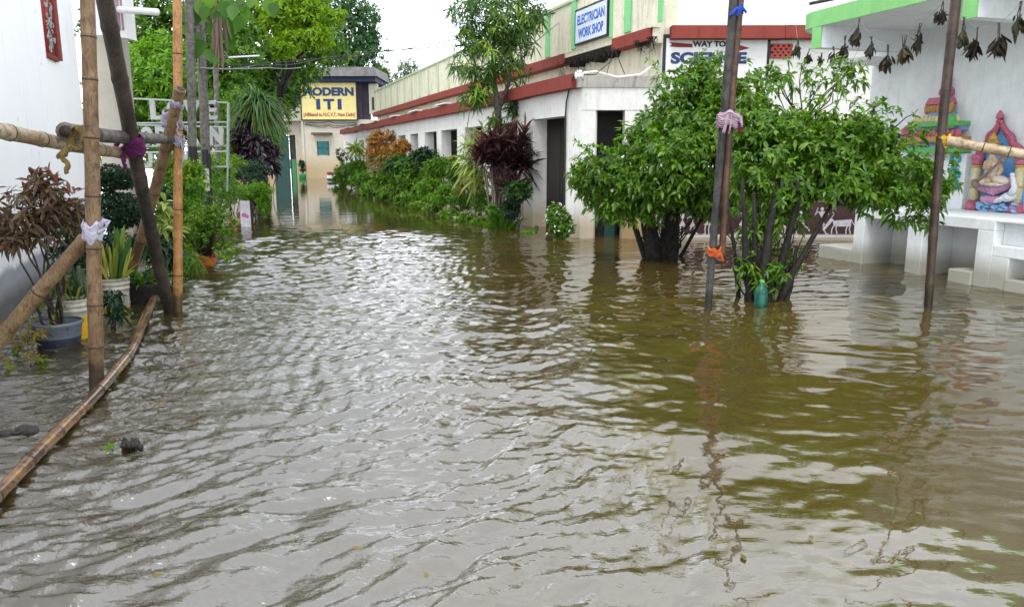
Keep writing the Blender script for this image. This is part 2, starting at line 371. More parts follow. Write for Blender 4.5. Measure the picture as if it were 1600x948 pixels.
def rosettes(mb, p, ax, k, L, W, spread=70, droop=.3, seed=0, st=((0, .12), (.45, 1), (1, .06)), fold=0, jit=.25, sp_var=22, stem=0.0):
    rs = np.random.default_rng(seed+7); n = len(p)
    ref = np.where(np.abs(ax[:, 2:3]) < .9, np.array([[0, 0, 1.]]), np.array([[1., 0, 0]]))
    a = np.cross(ax, ref); a /= np.linalg.norm(a, axis=1, keepdims=True); b = np.cross(ax, a)
    az = (np.arange(k)*2.39996)[None]+rs.random((n, 1))*6.28+rs.normal(0, .3, (n, k))
    th = np.radians(spread+rs.normal(0, sp_var, (n, k)))
    d = ax[:, None]*np.cos(th)[..., None]+(a[:, None]*np.cos(az)[..., None]+b[:, None]*np.sin(az)[..., None])*np.sin(th)[..., None]
    base = np.repeat(p[:, None], k, 1)-ax[:, None]*(rs.random((n, k))*L*.7)[..., None]
    d = d.reshape(-1, 3); base = base.reshape(-1, 3)+d*stem
    s = 1+rs.uniform(-jit, jit, len(d)); nr = np.repeat(ax, k, 0)
    mb.leaves(base, d, L*s, W*s, droop*(.5+rs.random(len(d))), st, seed, fold, .3, nr*.7+np.array([0, 0, .5]))
def pl(lobes):                             # lobes given as (px, py, Y, rx, rz [, ry]) -> metric
    o = []
    for l in lobes:
        c = at(l[0], l[1], l[2]); o.append((c.x, c.y, c.z, l[3], l[5] if len(l) > 5 else l[3]*.85, l[4]))
    return o
def limb(mb, a, b, r0, r1, sag=.1, n=5, sides=6, jit=.06):
    a, b = Vector(a), Vector(b); pts = []; rd = []
    k = (b-a).length*jit
    for i in range(n+1):
        t = i/n; p = a.lerp(b, t); p.z += sag*(b-a).length*math.sin(math.pi*t)
        if 0 < i < n: p += Vector((random.uniform(-k, k), random.uniform(-k, k), random.uniform(-k, k)))
        pts.append(p); rd.append(r0+(r1-r0)*t)
    mb.tube(pts, rd, sides, jit=.06)
def plant(name, label, cat, base, lobes, n, k, L_, W_, m, seed, spread=65, droop=.3, st=((0, .12), (.45, 1), (1, .06)), stems=5, sr=.012, sm=None, group=None, inner=.3, up=.35, fold=0, extra=None, under=.4, bump=.2, flowers=0, foliage='foliage'):
    base = Vector(base); t = thing(name, label, cat, base, group)
    p, ax = tips(lobes, n, seed, inner, up, under, bump)
    if extra:
        ms, frac = extra; s = np.random.default_rng(seed+1).random(len(p)) < frac; s &= p[:, 2] > np.median(p[:, 2])
        mb = MB(); rosettes(mb, p[s], ax[s], k, L_, W_, spread*.8, droop, seed+3, st, fold); mb.build('young_leaves', ms, t)
        p, ax = p[~s], ax[~s]
    mb = MB(); rosettes(mb, p, ax, k, L_, W_, spread, droop, seed, st, fold); mb.build(foliage, m, t)
    if stems:
        random.seed(seed); mb = MB(); sel = random.sample(range(len(p)), min(stems, len(p)))
        for i in sel: limb(mb, base+Vector((random.uniform(-.05, .05), random.uniform(-.05, .05), -.15)), p[i], sr, sr*.35, .05, 5, 5)
        mb.build('stems', sm or M['stem'], t)
    if flowers:
        q, a2 = tips(lobes, flowers, seed+9, 0, .2); q += a2*.05; mb = MB(); rosettes(mb, q, a2, 5, .035, .022, 75, .0, seed+4); mb.build('flowers', L['flower'], t)
    return t
def bamboo(mb, nodes, a, b, r0, r1, seg=.33, wob=.012, sides=12, open_end=False, seed=0):
    """a cane from a to b: slight bends, thickened joints; the dark joint rings go into the mesh 'nodes'"""
    rs = random.Random(seed); a, b = Vector(a), Vector(b); Ln = (b-a).length; n = max(2, int(Ln/seg)); d = (b-a).normalized()
    side = d.cross(Vector((.3, .9, .2))).normalized(); s2 = d.cross(side); pts = []; rad = []; jo = []
    ph = rs.random()*6
    ts = [0]+[(i+rs.uniform(-.18, .18))/n for i in range(1, n)]+[1]
    def pt(t): return a.lerp(b, t)+side*(wob*math.sin(ph+t*5.1))+s2*(wob*math.cos(ph*2+t*3.7))
    for i in range(n):
        for f in ((0, .03, .08, .5, .92, .97) if i < n-1 else (0, .03, .08, .5, .92, .97, 1)):
            t = ts[i]+(ts[i+1]-ts[i])*f; r = r0+(r1-r0)*t
            if f in (.03, .97): r *= 1.07
            if f == .5: r *= .975
            pts.append(pt(t)); rad.append(r)
    mb.tube(pts, rad, sides, cap=True, jit=.012)
    for t in ts[1:-1]:
        r = (r0+(r1-r0)*t)*1.075; nodes.tube([pt(t)-d*.005, pt(t)-d*.002, pt(t)+d*.002, pt(t)+d*.005], [r*.97, r*1.02, r*1.02, r*.97], sides, cap=False)
    if open_end:                         # hollow dark mouth at b
        nodes.tube([b-d*.002, b+d*.004], [r1*.72, r1*.72], sides)
def pole(name, label, a, b, r0, r1, m, seed, seg=.33, wob=.012, open_end=False, cat='bamboo pole', group=None):
    t = thing(name, label, cat, a, group); mb, nd = MB(), MB()
    bamboo(mb, nd, a, b, r0, r1, seg, wob, 12, open_end, seed)
    build2(mb, nd, 'cane', m, M['b_node'], t)
    return t
def build2(mb, nd, name, m, m2, t):       # second set of faces gets the second material of the same mesh
    k = len(mb.f); n = len(mb.v); mb.v += nd.v; mb.f += [tuple(i+n for i in f) for f in nd.f]
    o = mb.build(name, [m, m2], t, smooth=True)
    o.data.polygons.foreach_set('material_index', [0]*k+[1]*(len(mb.f)-k)); return o
def lashing(name, label, p, d, r, m, seed, turns=5, pitch=.014, tails=(), cat='cloth tie', group=None, r2=None):
    """cloth wound round a pole at p (axis d) with loose ends"""
    rs = random.Random(seed); p, d = Vector(p), Vector(d).normalized(); a = d.orthogonal().normalized(); b = d.cross(a)
    t = thing(name, label, cat, p, group); mb = MB()
    H = turns*pitch; nr, ns = turns*6, 36; ph = [rs.random()*6 for _ in range(6)]
    for i in range(nr+1):
        f = i/nr; e = min(1, f*7, (1-f)*7)
        for k in range(ns):
            an = 2*math.pi*k/ns; u = f*turns*1.15+.35*math.sin(an+ph[0])+.22*math.sin(2*an+ph[1]+f*3)
            fold = abs(math.sin(u*math.pi))**.7*.12+.05*math.sin(3*an+ph[2]+f*9)+.04*math.sin(9*an+ph[3]+f*23)+rs.uniform(-.015, .015)
            rr = r*(.97+e*(.10+fold)); z = (f-.5)*H+.016*math.sin(an*2+ph[4])*(1 if f in (0, 1) else .7)+.012*math.sin(5*an+ph[5])
            mb.v.append(tuple(p+d*z+(a*math.cos(an)+b*math.sin(an))*rr))
    for i in range(nr):
        for k in range(ns): k2 = (k+1) % ns; mb.f.append((i*ns+k, i*ns+k2, (i+1)*ns+k2, (i+1)*ns+k))
    w = mb.build('wrapping', m, t, smooth=True)
    for q in tails:
        mt = MB(); pts = [p+Vector(x) for x in q]
        pts = [pts[0].lerp(p, .35)]+pts; fine = []
        for i in range(len(pts)-1): fine += [pts[i].lerp(pts[i+1], k/3)+Vector((rs.uniform(-.006, .006),)*3) for k in range(3)]
        fine.append(pts[-1]); n_ = len(fine); mt.tube(fine, [.008+.008*math.sin(3.0*i/n_)+rs.uniform(0, .006) for i in range(n_)], 9, jit=.3, flat=.45); mt.build('loose_end', m, t, smooth=True)
    return t
# ================================================================== SETTING: ground under the flood, flood water
def build_ground():
    mb = MB(); mb.quad((-260, -120, -.55), (260, -120, -.55), (260, 420, -.55), (-260, 420, -.55))
    tag(mb.build('ground', plain('muddy_ground', (.10, .08, .05), .9, .3, .4)), kind='structure')
def build_water():
    rs = np.random.default_rng(11)
    ys = [1.3]
    while ys[-1] < 62: ys.append(ys[-1]*1.0046+.0006)
    ys = np.array(ys); sx = np.linspace(-1, 1, 720)
    Y = np.repeat(ys[:, None], len(sx), 1); X = sx[None]*(1.2+.80*ys[:, None])
    def sm(x, a, b): t = np.clip((x-a)/(b-a), 0, 1); return t*t*(3-2*t)
    def waves(ang, spread, lmin, lmax, n, seed, sharp=0.0):
        r = np.random.default_rng(seed); h = np.zeros_like(X)
        # slow sideways wander keeps crests from being ruler-straight
        wx = .16*np.sin(1.3*X+.7*Y+r.random()*6)+.10*np.sin(2.9*X-1.9*Y+r.random()*6)
        wy = .16*np.sin(1.1*Y-.9*X+r.random()*6)+.10*np.sin(2.3*Y+2.6*X+r.random()*6)
        for i in range(n):
            lam = lmin*(lmax/lmin)**r.random(); a = R(ang+r.normal(0, spread)); k = 2*math.pi/lam
            env = .6+.4*np.sin(X*r.uniform(.5, 1.6)*.9+Y*r.uniform(-1.2, 1.2)+r.random()*6)
            s = np.sin(k*((X+wx)*math.cos(a)+(Y+wy)*math.sin(a))+r.random()*6.28)
            s = s+sharp*(np.abs(s)*-1.0)
            h += env*s*lam/(2*math.pi)
        return h/math.sqrt(n)
    # flow fanning out of the middle of the yard towards the lower left
    h1 = waves(-50, 24, .075, .42, 40, 1, .5)      # crests run lower-left to upper-right
    h2 = waves(-84, 26, .10, .50, 40, 2, .5)     # crests across the view
    h3 = waves(-90, 30, .12, .42, 26, 3, .15)
    h4 = waves(-75, 50, .5, 1.5, 10, 4)           # slow swell
    h5 = waves(20, 80, .06, .20, 18, 5)           # cross chop
    left = 1-sm(X+.13*Y, .1, 1.9)
    near = 1-sm(Y, 3.4, 7.5)
    strong = sm(Y, 1.0, 2.4)*(1-sm(Y, 14, 19))
    bank = 1-sm(X+.42*Y, -2.3, -.7)*1.0           # sheltered strip by the pots
    amp1 = left*near*.50*(1-.75*bank)
    amp2 = (left*(1-.75*near)*.36+.05*(1-left))*(1-.7*bank)
    amp3 = (1-left)*(.06+.075*sm(Y, 4.0, 9))*(1-sm(Y, 16, 30))+.015
    mid = np.exp(-((X+.10*Y-.1)/(.9+.10*Y))**2)
    chop = (.12*bank*(1-sm(Y, 7, 12))+.17*left+.26*mid*sm(Y, 3.4, 6)*(1-sm(Y, 12, 18)))
    swell = .035+.045*(1-sm(Y, 8, 14))
    far = 1-.86*sm(Y, 15.5, 19.5)
    Z = (h1*amp1+h2*amp2*strong+h3*amp3+h5*chop+h4*swell*1.2)*far
    Z *= sm(62-Y, 0, 4)
    # outer flat skirt so that the flood runs on beyond the fan
    V = np.stack([X, Y, Z], -1); nY, nX = X.shape
    full = np.zeros((nY+2, nX+2, 3))
    full[1:-1, 1:-1] = V
    full[1:-1, 0] = np.stack([np.full(nY, -90), ys, np.zeros(nY)], -1); full[1:-1, -1] = np.stack([np.full(nY, 90), ys, np.zeros(nY)], -1)
    xr0 = np.concatenate([[-90], X[0], [90]]); xr1 = np.concatenate([[-90], X[-1], [90]])
    full[0] = np.stack([xr0, np.full(nX+2, -40), np.zeros(nX+2)], -1); full[-1] = np.stack([xr1, np.full(nX+2, 95), np.zeros(nX+2)], -1)
    i = np.arange((nY+2)*(nX+2)).reshape(nY+2, nX+2)
    q = np.stack([i[:-1, :-1], i[:-1, 1:], i[1:, 1:], i[1:, :-1]], -1).reshape(-1, 4)
    mb = MB(); mb.np.append((full.reshape(-1, 3), q))
    m, nt = newmat('flood_water')
    n = noi(nt, pos(nt), .35, 4); n2 = noi(nt, pos(nt), 2.2, 5)
    c = mix(nt, ramp(nt, n, [(.3, 0.), (.7, 1.)]), (.062, .043, .0085), (.074, .052, .013))
    gx = N(nt, 'ShaderNodeNewGeometry'); sp_ = N(nt, 'ShaderNodeSeparateXYZ'); nt.links.new(gx.outputs['Position'], sp_.inputs[0])
    trough_tone = mth(nt, 'ADD', mth(nt, 'MULTIPLY', sp_.outputs[0], .22), n)              # reflection contrast put into the colour: darker troughs left, lighter right
    c = mix(nt, ramp(nt, trough_tone, [(.2, 1.), (.9, 0.)]), c, (.040, .030, .010))
    c = mix(nt, ramp(nt, n2, [(.45, 0.), (.8, .4)]), c, (.046, .034, .010))
    g = N(nt, 'ShaderNodeNewGeometry')
    b1 = noi(nt, pos(nt, (1, 1.7, 1)), 6.5, 3, .5); b2 = noi(nt, pos(nt, (1, 1.4, 1)), 24, 3, .5)
    mp3 = N(nt, 'ShaderNodeMapping'); mp3.inputs['Rotation'].default_value = (0, 0, R(-42)); mp3.inputs['Scale'].default_value = (.35, 1.25, 1); nt.links.new(g.outputs['Position'], mp3.inputs[0])
    wv = N(nt, 'ShaderNodeTexNoise', i_Scale=17.0, i_Detail=4.0, i_Roughness=.6, i_Distortion=.6); nt.links.new(mp3.outputs[0], wv.inputs['Vector'])
    rid = mth(nt, 'ABSOLUTE', mth(nt, 'SUBTRACT', wv.outputs['Fac'], .5))           # thin wrinkled ridges on the flow
    hh = mth(nt, 'ADD', mth(nt, 'MULTIPLY', b1, .9), mth(nt, 'MULTIPLY', b2, .26)); hh = mth(nt, 'SUBTRACT', hh, mth(nt, 'MULTIPLY', rid, .40))
    sx_ = N(nt, 'ShaderNodeSeparateXYZ'); nt.links.new(g.outputs['Position'], sx_.inputs[0])
    # ripples die out where the flow is sheltered beyond the yard
    far_ = ramp(nt, mth(nt, 'DIVIDE', sx_.outputs[1], 40.0), [(.08, 1.), (.22, .55), (.36, .30), (.47, .05)])
    side_ = ramp(nt, mth(nt, 'ADD', mth(nt, 'MULTIPLY', mth(nt, 'ADD', sx_.outputs[0], mth(nt, 'MULTIPLY', sx_.outputs[1], .10)), .2), .3), [(.3, 1.), (.45, .45), (.6, .12)])
    far_ = mth(nt, 'MULTIPLY', far_, side_)
    hh = mth(nt, 'MULTIPLY', hh, far_)
    out(nt, princ(nt, c, .035, hh, 1.0, .015, .5, 2.4))
    tag(mb.build('water', m, smooth=True), kind='structure')
build_ground(); build_water()

# ================================================================== LEFT: white building
LW = Frame(-4.98, 7.3, -.356, 1.0)             # a along the street, d to the right (street side is +d here)
t = thing('white_building', 'white plastered building wall with a grey damp base behind the bronze shrub', 'building', (-4.98, 7.3, 0))
m, nt = newmat('white_wall_damp_base')
n1 = noi(nt, pos(nt), 2.2, 8, .7); n0 = noi(nt, pos(nt), .9, 4); n3 = noi(nt, pos(nt), 25, 3); nsp = noi(nt, pos(nt), 7, 2, .5)
g = N(nt, 'ShaderNodeNewGeometry'); sx_ = N(nt, 'ShaderNodeSeparateXYZ'); nt.links.new(g.outputs['Position'], sx_.inputs[0])
zz = mth(nt, 'SUBTRACT', sx_.outputs[2], mth(nt, 'MULTIPLY', n1, .30))
c = mix(nt, ramp(nt, n0, [(.3, 0.), (.7, 1.)]), (.84, .84, .85), (.88, .88, .88))
c = mix(nt, ramp(nt, nsp, [(.74, 0.), (.76, .7)]), c, (.2, .2, .2))
dm = mix(nt, n1, (.22, .24, .27), (.46, .48, .50))
c = mix(nt, ramp(nt, zz, [(.27, 1.), (.335, 0.)]), c, dm)
dirty = mix(nt, n1, (.06, .065, .05), (.2, .2, .18))
c = mix(nt, ramp(nt, zz, [(-.02, .9), (.16, 0.)]), c, dirty)
c = mix(nt, ramp(nt, noi(nt, pos(nt, (3, 3, .35)), 2.2, 7, .7), [(.55, 0.), (.8, .35)]), c, (.42, .42, .40))
out(nt, princ(nt, c, .8, n3, .2, .005, .3)); MWALL = m
mb = MB()
mb.fbox(LW, -7.5, 5.75, -.3, 0, -.4, 7.0); mb.build('wall', MWALL, t)
a0, z0 = LW.hit(90, 75, 0); a1, _ = LW.hit(70, 67, 0); lo, hi = min(a0, a1)-.02, max(a0, a1)+.02; zb = 2.93
lo += .02; hi -= .02
mb = MB(); mb.fbox(LW, hi-.24, hi+.0, 0.003, .05, zb-.02, 4.4); mb.fbox(LW, lo, hi-.241, .003, .04, zb-.06, zb+.0)
w = mb.build('window_frame', M['red'], t)
mb = MB(); random.seed(3)
mb.fbox(LW, lo, hi-.241, .003, .012, zb+.001, 4.4)
nb = MB()
for i in range(60):
    a = random.uniform(lo+.06, hi-.3); z = random.uniform(zb+.05, 4.3); r = random.uniform(.03, .07); s0 = random.uniform(0, 6)
    nb.tube([LW.p(a+r*math.cos(s0+k*.6)*(.3+k*.09), .022, z+r*math.sin(s0+k*.6)*(.3+k*.09)) for k in range(9)], .012, 5)
build2(mb, nb, 'scroll_lattice', M['redtxt'], M['shadewhite'], w)
# cement pillar and beam end of the porch behind
p0, p1 = at(153, 200, 13.6), at(194, 200, 13.6)
mb = MB(); mb.box(p0.x, p1.x, 13.6, 14.05, -.4, at(170, 57, 13.6).z); bevel(mb.build('pillar', M['cement'], t), .015)
mb = MB(); q0, q1 = at(155, 0, 13.3), at(192, 0, 13.3); zl = at(170, 60, 13.3).z
mb.hexa([(q0.x-.1, 13.3, zl+.05), (q1.x+.02, 13.3, zl+.0), (q1.x+.02, 13.62, zl), (q0.x-.1, 13.62, zl+.05), (q0.x-.1, 13.3, 5.4), (q1.x+.02, 13.3, 5.4), (q1.x+.02, 13.62, 5.4), (q0.x-.1, 13.62, 5.4)])
bm_ = mb.build('porch_beam', M['white'], t)
mb = MB(); mb.box(at(178, 0, 13.28).x, at(184, 0, 13.28).x, 13.285, 13.297, zl+.12, 5.4); mb.box(at(186.5, 0, 13.28).x, at(189, 0, 13.28).x, 13.285, 13.297, zl+.12, 5.4)
mb.build('painted_stripe', plain('dull_rose_paint', (.34, .2, .25), .7, .4), bm_)
mb = MB(); mb.tube([at(186, 15, 13.2), at(246, 19.5, 12.9)], .055, 12); mb.build('drain_pipe', M['pvc'], t, smooth=True)

# ================================================================== RIGHT: long veranda wing
WG = Frame(1.33, 15.1, -.335, .942)
t = thing('workshop_building', 'long white veranda building with red roof bands and cream parapet', 'building', (1.33, 15.1, 0))
ops = [(.72, 2.56, -.4), (3.6, 5.3, .6), (6.3, 8.0, .6), (8.86, 10.76, .6), (11.36, 13.06, .6), (14.1, 15.4, .6), (16.3, 17.8, .6), (18.8, 20.4, .6), (21.4, 23.0, .6), (24, 25.6, .6), (26.6, 28.2, .6), (29.2, 30.8, .6)]
ZO = 2.38
mb = MB(); a = 0.0
ops = ops[:-1]
for o0, o1, sill in ops:
    mb.fbox(WG, a, o0, 0, .33, -.4, ZO); a = o1
    if sill > 0: mb.fbox(WG, o0, o1, .002, .328, -.4, sill)
mb.fbox(WG, a, 34.5, 0, .33, -.4, ZO); mb.fbox(WG, 0, 34.5, 0, .33, ZO, 2.86); vw = mb.build('veranda_wall', M['wing'], t)
MNF = Frame(2.85, 15.0, -.335, .942)
# the end of the veranda facing the yard
mb = MB(); e = .02
mb.box(1.33, 1.60, 15.09, 15.4, -.4, 2.45); mb.box(2.16, 2.86, 15.09, 15.4, -.4, 2.45); mb.box(1.335, 2.86, 15.08, 15.4, 2.45, 3.06)
mb.build('end_wall', M['wing'], t)
mb = MB(); mb.box(2.165, 2.845, 15.06, 15.087, -.4, .62); mb.build('stained_dado', plaster('peach_stained_plaster', (.52, .38, .22), (.3, .22, .12), .3, .3, (.3, .2, .1), .3), t)
mb = MB(); mb.zprism([(1.25, 15.05), (2.9, 15.05), tuple(MNF.p(34.2, 0, 0))[:2], tuple(WG.p(34.5, -.0, 0))[:2]], 2.865, 3.07); mb.build('veranda_roof', plaster('dirty_roof_edge', (.45, .43, .38), (.05, .05, .045), .9, 0, (.1, .1, .1), .9), t)
mb = MB(); a = .05; random.seed(8)
while a < 34.4:
    l = min(random.uniform(2.2, 4.2), 34.5-a); dz = random.uniform(-.02, .02); mb.fbox(WG, a, a+l-.015, -.2, -.002, 2.84+dz, 3.10+dz); a += l
mb.build('red_band', M['red'], t)
mb = MB(); random.seed(12)
for a in (9.3, 13.2, 17.0, 21.5, 25.2, 30.3): mb = MB(); mb.fbox(WG, a, a+1.2, -.26, -.05, 3.125, 3.16); mb.build('cap_slab', M['wing'], t)
# dark veranda interior: shade is put into the back wall colour, plus grille and things in the near doorway
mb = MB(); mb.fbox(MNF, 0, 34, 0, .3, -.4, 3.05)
mb.build('back_wall', plaster('veranda_shade_wall', (.115, .10, .085), (.05, .045, .04), .4, .4, (.1, .08, .05), .4), t)
mb = MB()
for k in range(7): mb.fbox(WG, .72+.0, 2.0, .42, .43, .15+k*.3, .162+k*.3)
for k in range(9): mb.fbox(WG, .78+k*.15, .792+k*.15, .408, .419, -.2, 2.3)
mb.build('door_grille', M['iron'], t)
mb = MB(); mb.fbox(WG, .9, 1.75, .75, .8, -.2, 1.15); mb.fbox(WG, .8, 1.9, .85, .9, 1.2, 2.2); mb.fbox(WG, 1.95, 2.5, .6, .95, -.3, .75); mb.build('inner_shutter', plain('dark_blue_steel', (.035, .04, .055), .5), t)
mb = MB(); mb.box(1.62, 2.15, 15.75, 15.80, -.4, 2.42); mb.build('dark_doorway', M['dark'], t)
mb = MB(); mb.box(1.86, 2.07, 15.5, 15.53, -.4, .75); mb.build('door_leaf', M['teal'], t)
# upper wall strip with dark vents between the two red bands
vents = []
for x0, x1, y in ((884, 874, 108), (813, 806, 127), (717, 712, 147), (690, 686, 155), (657, 653, 163), (635, 632, 170), (615, 613, 175)):
    a0 = MNF.hit(x0, y, 0)[0]; a1 = MNF.hit(x1, y, 0)[0]; vents.append((a0, a1))
mb = MB(); a = 0.0
for a0, a1 in vents:
    mb.fbox(MNF, a, a0, 0, .25, 3.052, 3.82); a = a1
mb.fbox(MNF, a, 31, 0, .25, 3.052, 3.82); mb.build('upper_wall', M['cream'], t)
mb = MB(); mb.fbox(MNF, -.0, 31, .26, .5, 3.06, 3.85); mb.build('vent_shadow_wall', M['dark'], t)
aB0, aB1 = MNF.hit(955, 70, -.3)[0], MNF.hit(880, 90, -.3)[0]      # broken length of the upper band
mb = MB(); a = .1; random.seed(5)
while a < 30.9:
    l = min(random.uniform(2.5, 4.5), 31-a)
    if a < aB0: l = aB0-a
    elif a < aB1: a = aB1; mb.build('red_upper_band', M['red'], t); mb = MB()
    dz = random.uniform(-.015, .015); mb.fbox(MNF, a, a+l-.012, -.3, -.003, 3.70+dz, 3.925+dz); a += l
mb.build('red_upper_band', M['red'], t)
mb = MB(); random.seed(15)
n = 46; top = []; bot = []
for i in range(n+1):
    a = aB0+(aB1-aB0)*i/n; e = min(1, i/5, (n-i)/5)
    top.append((a, 3.834-random.random()*.03*e)); bot.append((a, 3.745-(random.random()**2*.13+.05*abs(math.sin(i*.5)))*e))
mb.fprism(MNF, bot+top[::-1], -.25, -.003)
mb2 = MB(); mb2.fbox(MNF, aB0, aB1, -.262, -.002, 3.835, 3.929); mb2.build('patched_edge', M['parapet'], t)
random.seed(16)
for i in range(210):
    a = random.uniform(aB0-.3, aB1+.3) if i < 110 else random.uniform(-.05, .6); p = MNF.p(a, -.28+random.uniform(-.03, .1), 3.76)
    l = random.uniform(.04, .30)*(1 if random.random() < .3 else .5); mb.tube([p, p+Vector((random.uniform(-.06, .06), random.uniform(-.05, .05), -l*.6)), p+Vector((random.uniform(-.1, .1), random.uniform(-.1, .1), -l))], [.008, .006, .002], 4)
mb.build('broken_sooty_edge', M['soot'], t)
# parapet, pilasters, coping
mb = MB(); mb.fbox(MNF, 0, 30.3, -.27, -.1, 3.93, 5.0); mb.build('parapet', M['parapet'], t)
mb = MB(); mb.fbox(MNF, 3.2, 30.35, -.31, -.06, 5.0, 5.07); mb.build('coping', M['palegreen'], t)
pil = []
for x, w in ((980, 10), (1031, 7)): pil.append((MNF.hit(x+w/2, 20, -.3)[0], MNF.hit(x-w/2, 20, -.3)[0]))
for x, w in ((896, 7), (952, 7), (855, 6)): pil.append((MNF.hit(x+w/2, 45, -.3)[0], MNF.hit(x-w/2, 45, -.3)[0]))
for a0, a1 in pil:
    mb = MB(); mb.fbox(MNF, a0, a1, -.30, -.271, 3.97, 5.03); mb.build('pilaster', M['mint'], t)
a = pil[-1][1]+2.3
while a < 30:
    mb = MB(); mb.fbox(MNF, a, a+.22, -.30, -.271, 3.97, 5.0); mb.build('pilaster', M['palegreen'], t); a += 1.55 if a > 9 else 2.2
# cables on the veranda corner
mb = MB()
def cable(pts, r=.009): mb.tube([Vector(p) for p in pts], r, 5)
cable([at(897, 118, 14.85)]+[WG.p(*((lambda q: (q[0], -.035, q[1]))(WG.hit(x, y, -.035)))) for x, y in ((890, 137, ), (885, 160), (883.5, 185), (883, 230), (882, 290), (881, 340), (881, 366))], .018)
mb.build('drop_cable', M['wire'], t)
mb = MB()
cable([at(900, 116, 14.85), at(930, 112, 14.9), at(965, 121, 14.95), at(1000, 117, 14.95), at(1022, 102, 14.95), at(1032, 103, 14.9)], .02)
mb.build('white_conduit', M['pvc'], t)
mb = MB()
cable([at(898, 117, 14.85), at(930, 117, 14.8), at(955, 96, 14.8), at(958, 70, 14.75)]); cable([at(960, 75, 14.75), at(968, 96, 14.8), at(976, 116, 14.85)]); cable([at(958, 78, 14.75), at(952, 100, 14.8), at(948, 116, 14.85)], .006)
for x, y in ((897, 105), (903, 100), (915, 107), (899, 128), (912, 126)): cable([at(905, 118, 14.8), at(x, y, 14.7)], .007)
mb.build('tangled_wires', M['wire'], t)
mb = MB(); mb.ell(at(905, 118, 14.85), (.09, .09, .10)); mb.build('insulator', M['pvc'], t, smooth=True)
# sign board on the parapet
a0, z0 = MNF.hit(948, 50, -.34); a1, z1 = MNF.hit(899, 72, -.34); zt = MNF.hit(899, 20, -.34)[1]; zb = (z0+z1)/2
s = thing('workshop_sign', 'pale blue board lettered ELECTRICIAN WORK SHOP on the parapet', 'sign', MNF.p((a0+a1)/2, -.31, zb))
mb = MB(); mb.fbox(MNF, a0, a1, -.345, -.305, zb, zt); mb.build('board', M['bluewhite'], s)
mb = MB(); mb.fbox(MNF, a0-.03, a0, -.35, -.303, zb-.04, zt+.04); mb.fbox(MNF, a1, a1+.03, -.35, -.303, zb-.04, zt+.04); mb.fbox(MNF, a0, a1, -.35, -.303, zb-.04, zb-.002); mb.fbox(MNF, a0, a1, -.35, -.303, zt+.002, zt+.04); mb.build('frame', M['iron'], s)
W_ = a1-a0; H_ = zt-zb; mid = MNF.p((a0+a1)/2, -.347, zb)
text_part('lettering', 'ELECTRICIAN', M['blue'], s, mid+Vector((0, 0, H_*.55)), -MNF.e1, (0, 0, 1), W_*.86, H_*.30, .004, .02)
text_part('lettering', 'WORK SHOP', M['blue'], s, mid+Vector((0, 0, H_*.13)), -MNF.e1, (0, 0, 1), W_*.80, H_*.30, .004, .02)

# ---- cross wall with painted board
t = thing('cross_wall_building', 'weathered white cross building with a red band and painted way board', 'building', (5, 15, 0))
mb = MB(); mb.box(2.80, 10.5, 15.0, 15.3, -.4, 3.70); mb.build('wall', plaster('cross_wall_white', (.74, .73, .68), (.3, .28, .24), .2, .3, (.4, .32, .2), .2), t)
mb = MB(); mb.box(3.05, 10.5, 15.02, 15.3, 3.70, 7.2); mb.build('upper_storey', M['upper'], t)
mb = MB(); mb.box(2.62, 3.06, 14.985, 15.2, 3.66, 7.2); mb.build('corner_pier', M['cream'], t)
mb = MB(); mb.box(2.93, 5.0, 14.74, 15.0, 3.71, 3.935); mb.box(5.01, 10.5, 14.745, 15.0, 3.715, 3.94); mb.build('red_band', M['red'], t)
def X15(px, py, Y=14.97): p = at(px, py, Y); return p.x, p.z
bx0, bzb = X15(1039, 130); bx1, bzb2 = X15(1197, 112); _, bzt = X15(1120, 60); bzb = bzb2-.12
mb = MB(); mb.box(bx0, bx1, 14.975, 14.996, bzb, bzt); w = mb.build('painted_board', M['board'], t)
mb = MB(); mb.box(bx0-.06, bx1+.05, 14.97, 14.996, bzt+.002, bzt+.07); mb.box(bx1+.002, bx1+.05, 14.97, 14.996, bzb-.03, bzt); mb.box(bx0-.06, bx0-.002, 14.97, 14.996, bzb-.03, bzt); mb.box(bx0, bx1, 14.97, 14.996, bzb-.03, bzb-.002); mb.build('board_border', M['blacktxt'], w)
X_, Z_ = X15(1046, 70); yb = 14.969
def XZ(px, py): p = at(px, py, yb); return p.x, yb, p.z
AF = Frame(0, yb, 1, 0)
def poly_on(mb, pts, th=.006):
    P = [XZ(*q) for q in pts]; n = len(mb.v); k = len(P)
    mb.v += [(x, y, z) for x, y, z in P]+[(x, y+th, z) for x, y, z in P]; mb.f.append(tuple(range(n, n+k)))
    for i in range(k): j = (i+1) % k; mb.f.append((n+i, n+k+i, n+k+j, n+j))
mb = MB(); poly_on(mb, [(1046, 66), (1056, 67), (1082, 69), (1082, 74.5), (1058, 74), (1046, 73), (1050, 69.5)]); mb.build('painted_arrow_tail', M['red'], w); mb = MB(); poly_on(mb, [(1155, 70.5), (1172, 75.5), (1155, 80)]); mb.build('painted_arrow_head', M['red'], w)
p = at(1105, 73, yb); q = at(1125, 73, yb); sc_ = q.x-p.x
text_part('lettering', 'WAY TO', M['blacktxt'], w, at(1108, 73.5, yb), (1, 0, 0), (0, 0, 1), .62, .105, .004, .05)
text_part('lettering', 'SCIENCE', M['navy'], w, at(1107, 100, yb), (1, 0, 0), (0, 0, 1), 1.42, .21, .004, .05)
mb = MB(); x0, zt = X15(1199, 68); x1, zb = X15(1237, 91)
bx = MB(); bx.box(x0+.07, x1, 14.99, 14.998, zb, zt); jal = bx.build('jali_block', plain('jali_shadow', (.05, .012, .01), .9), t)
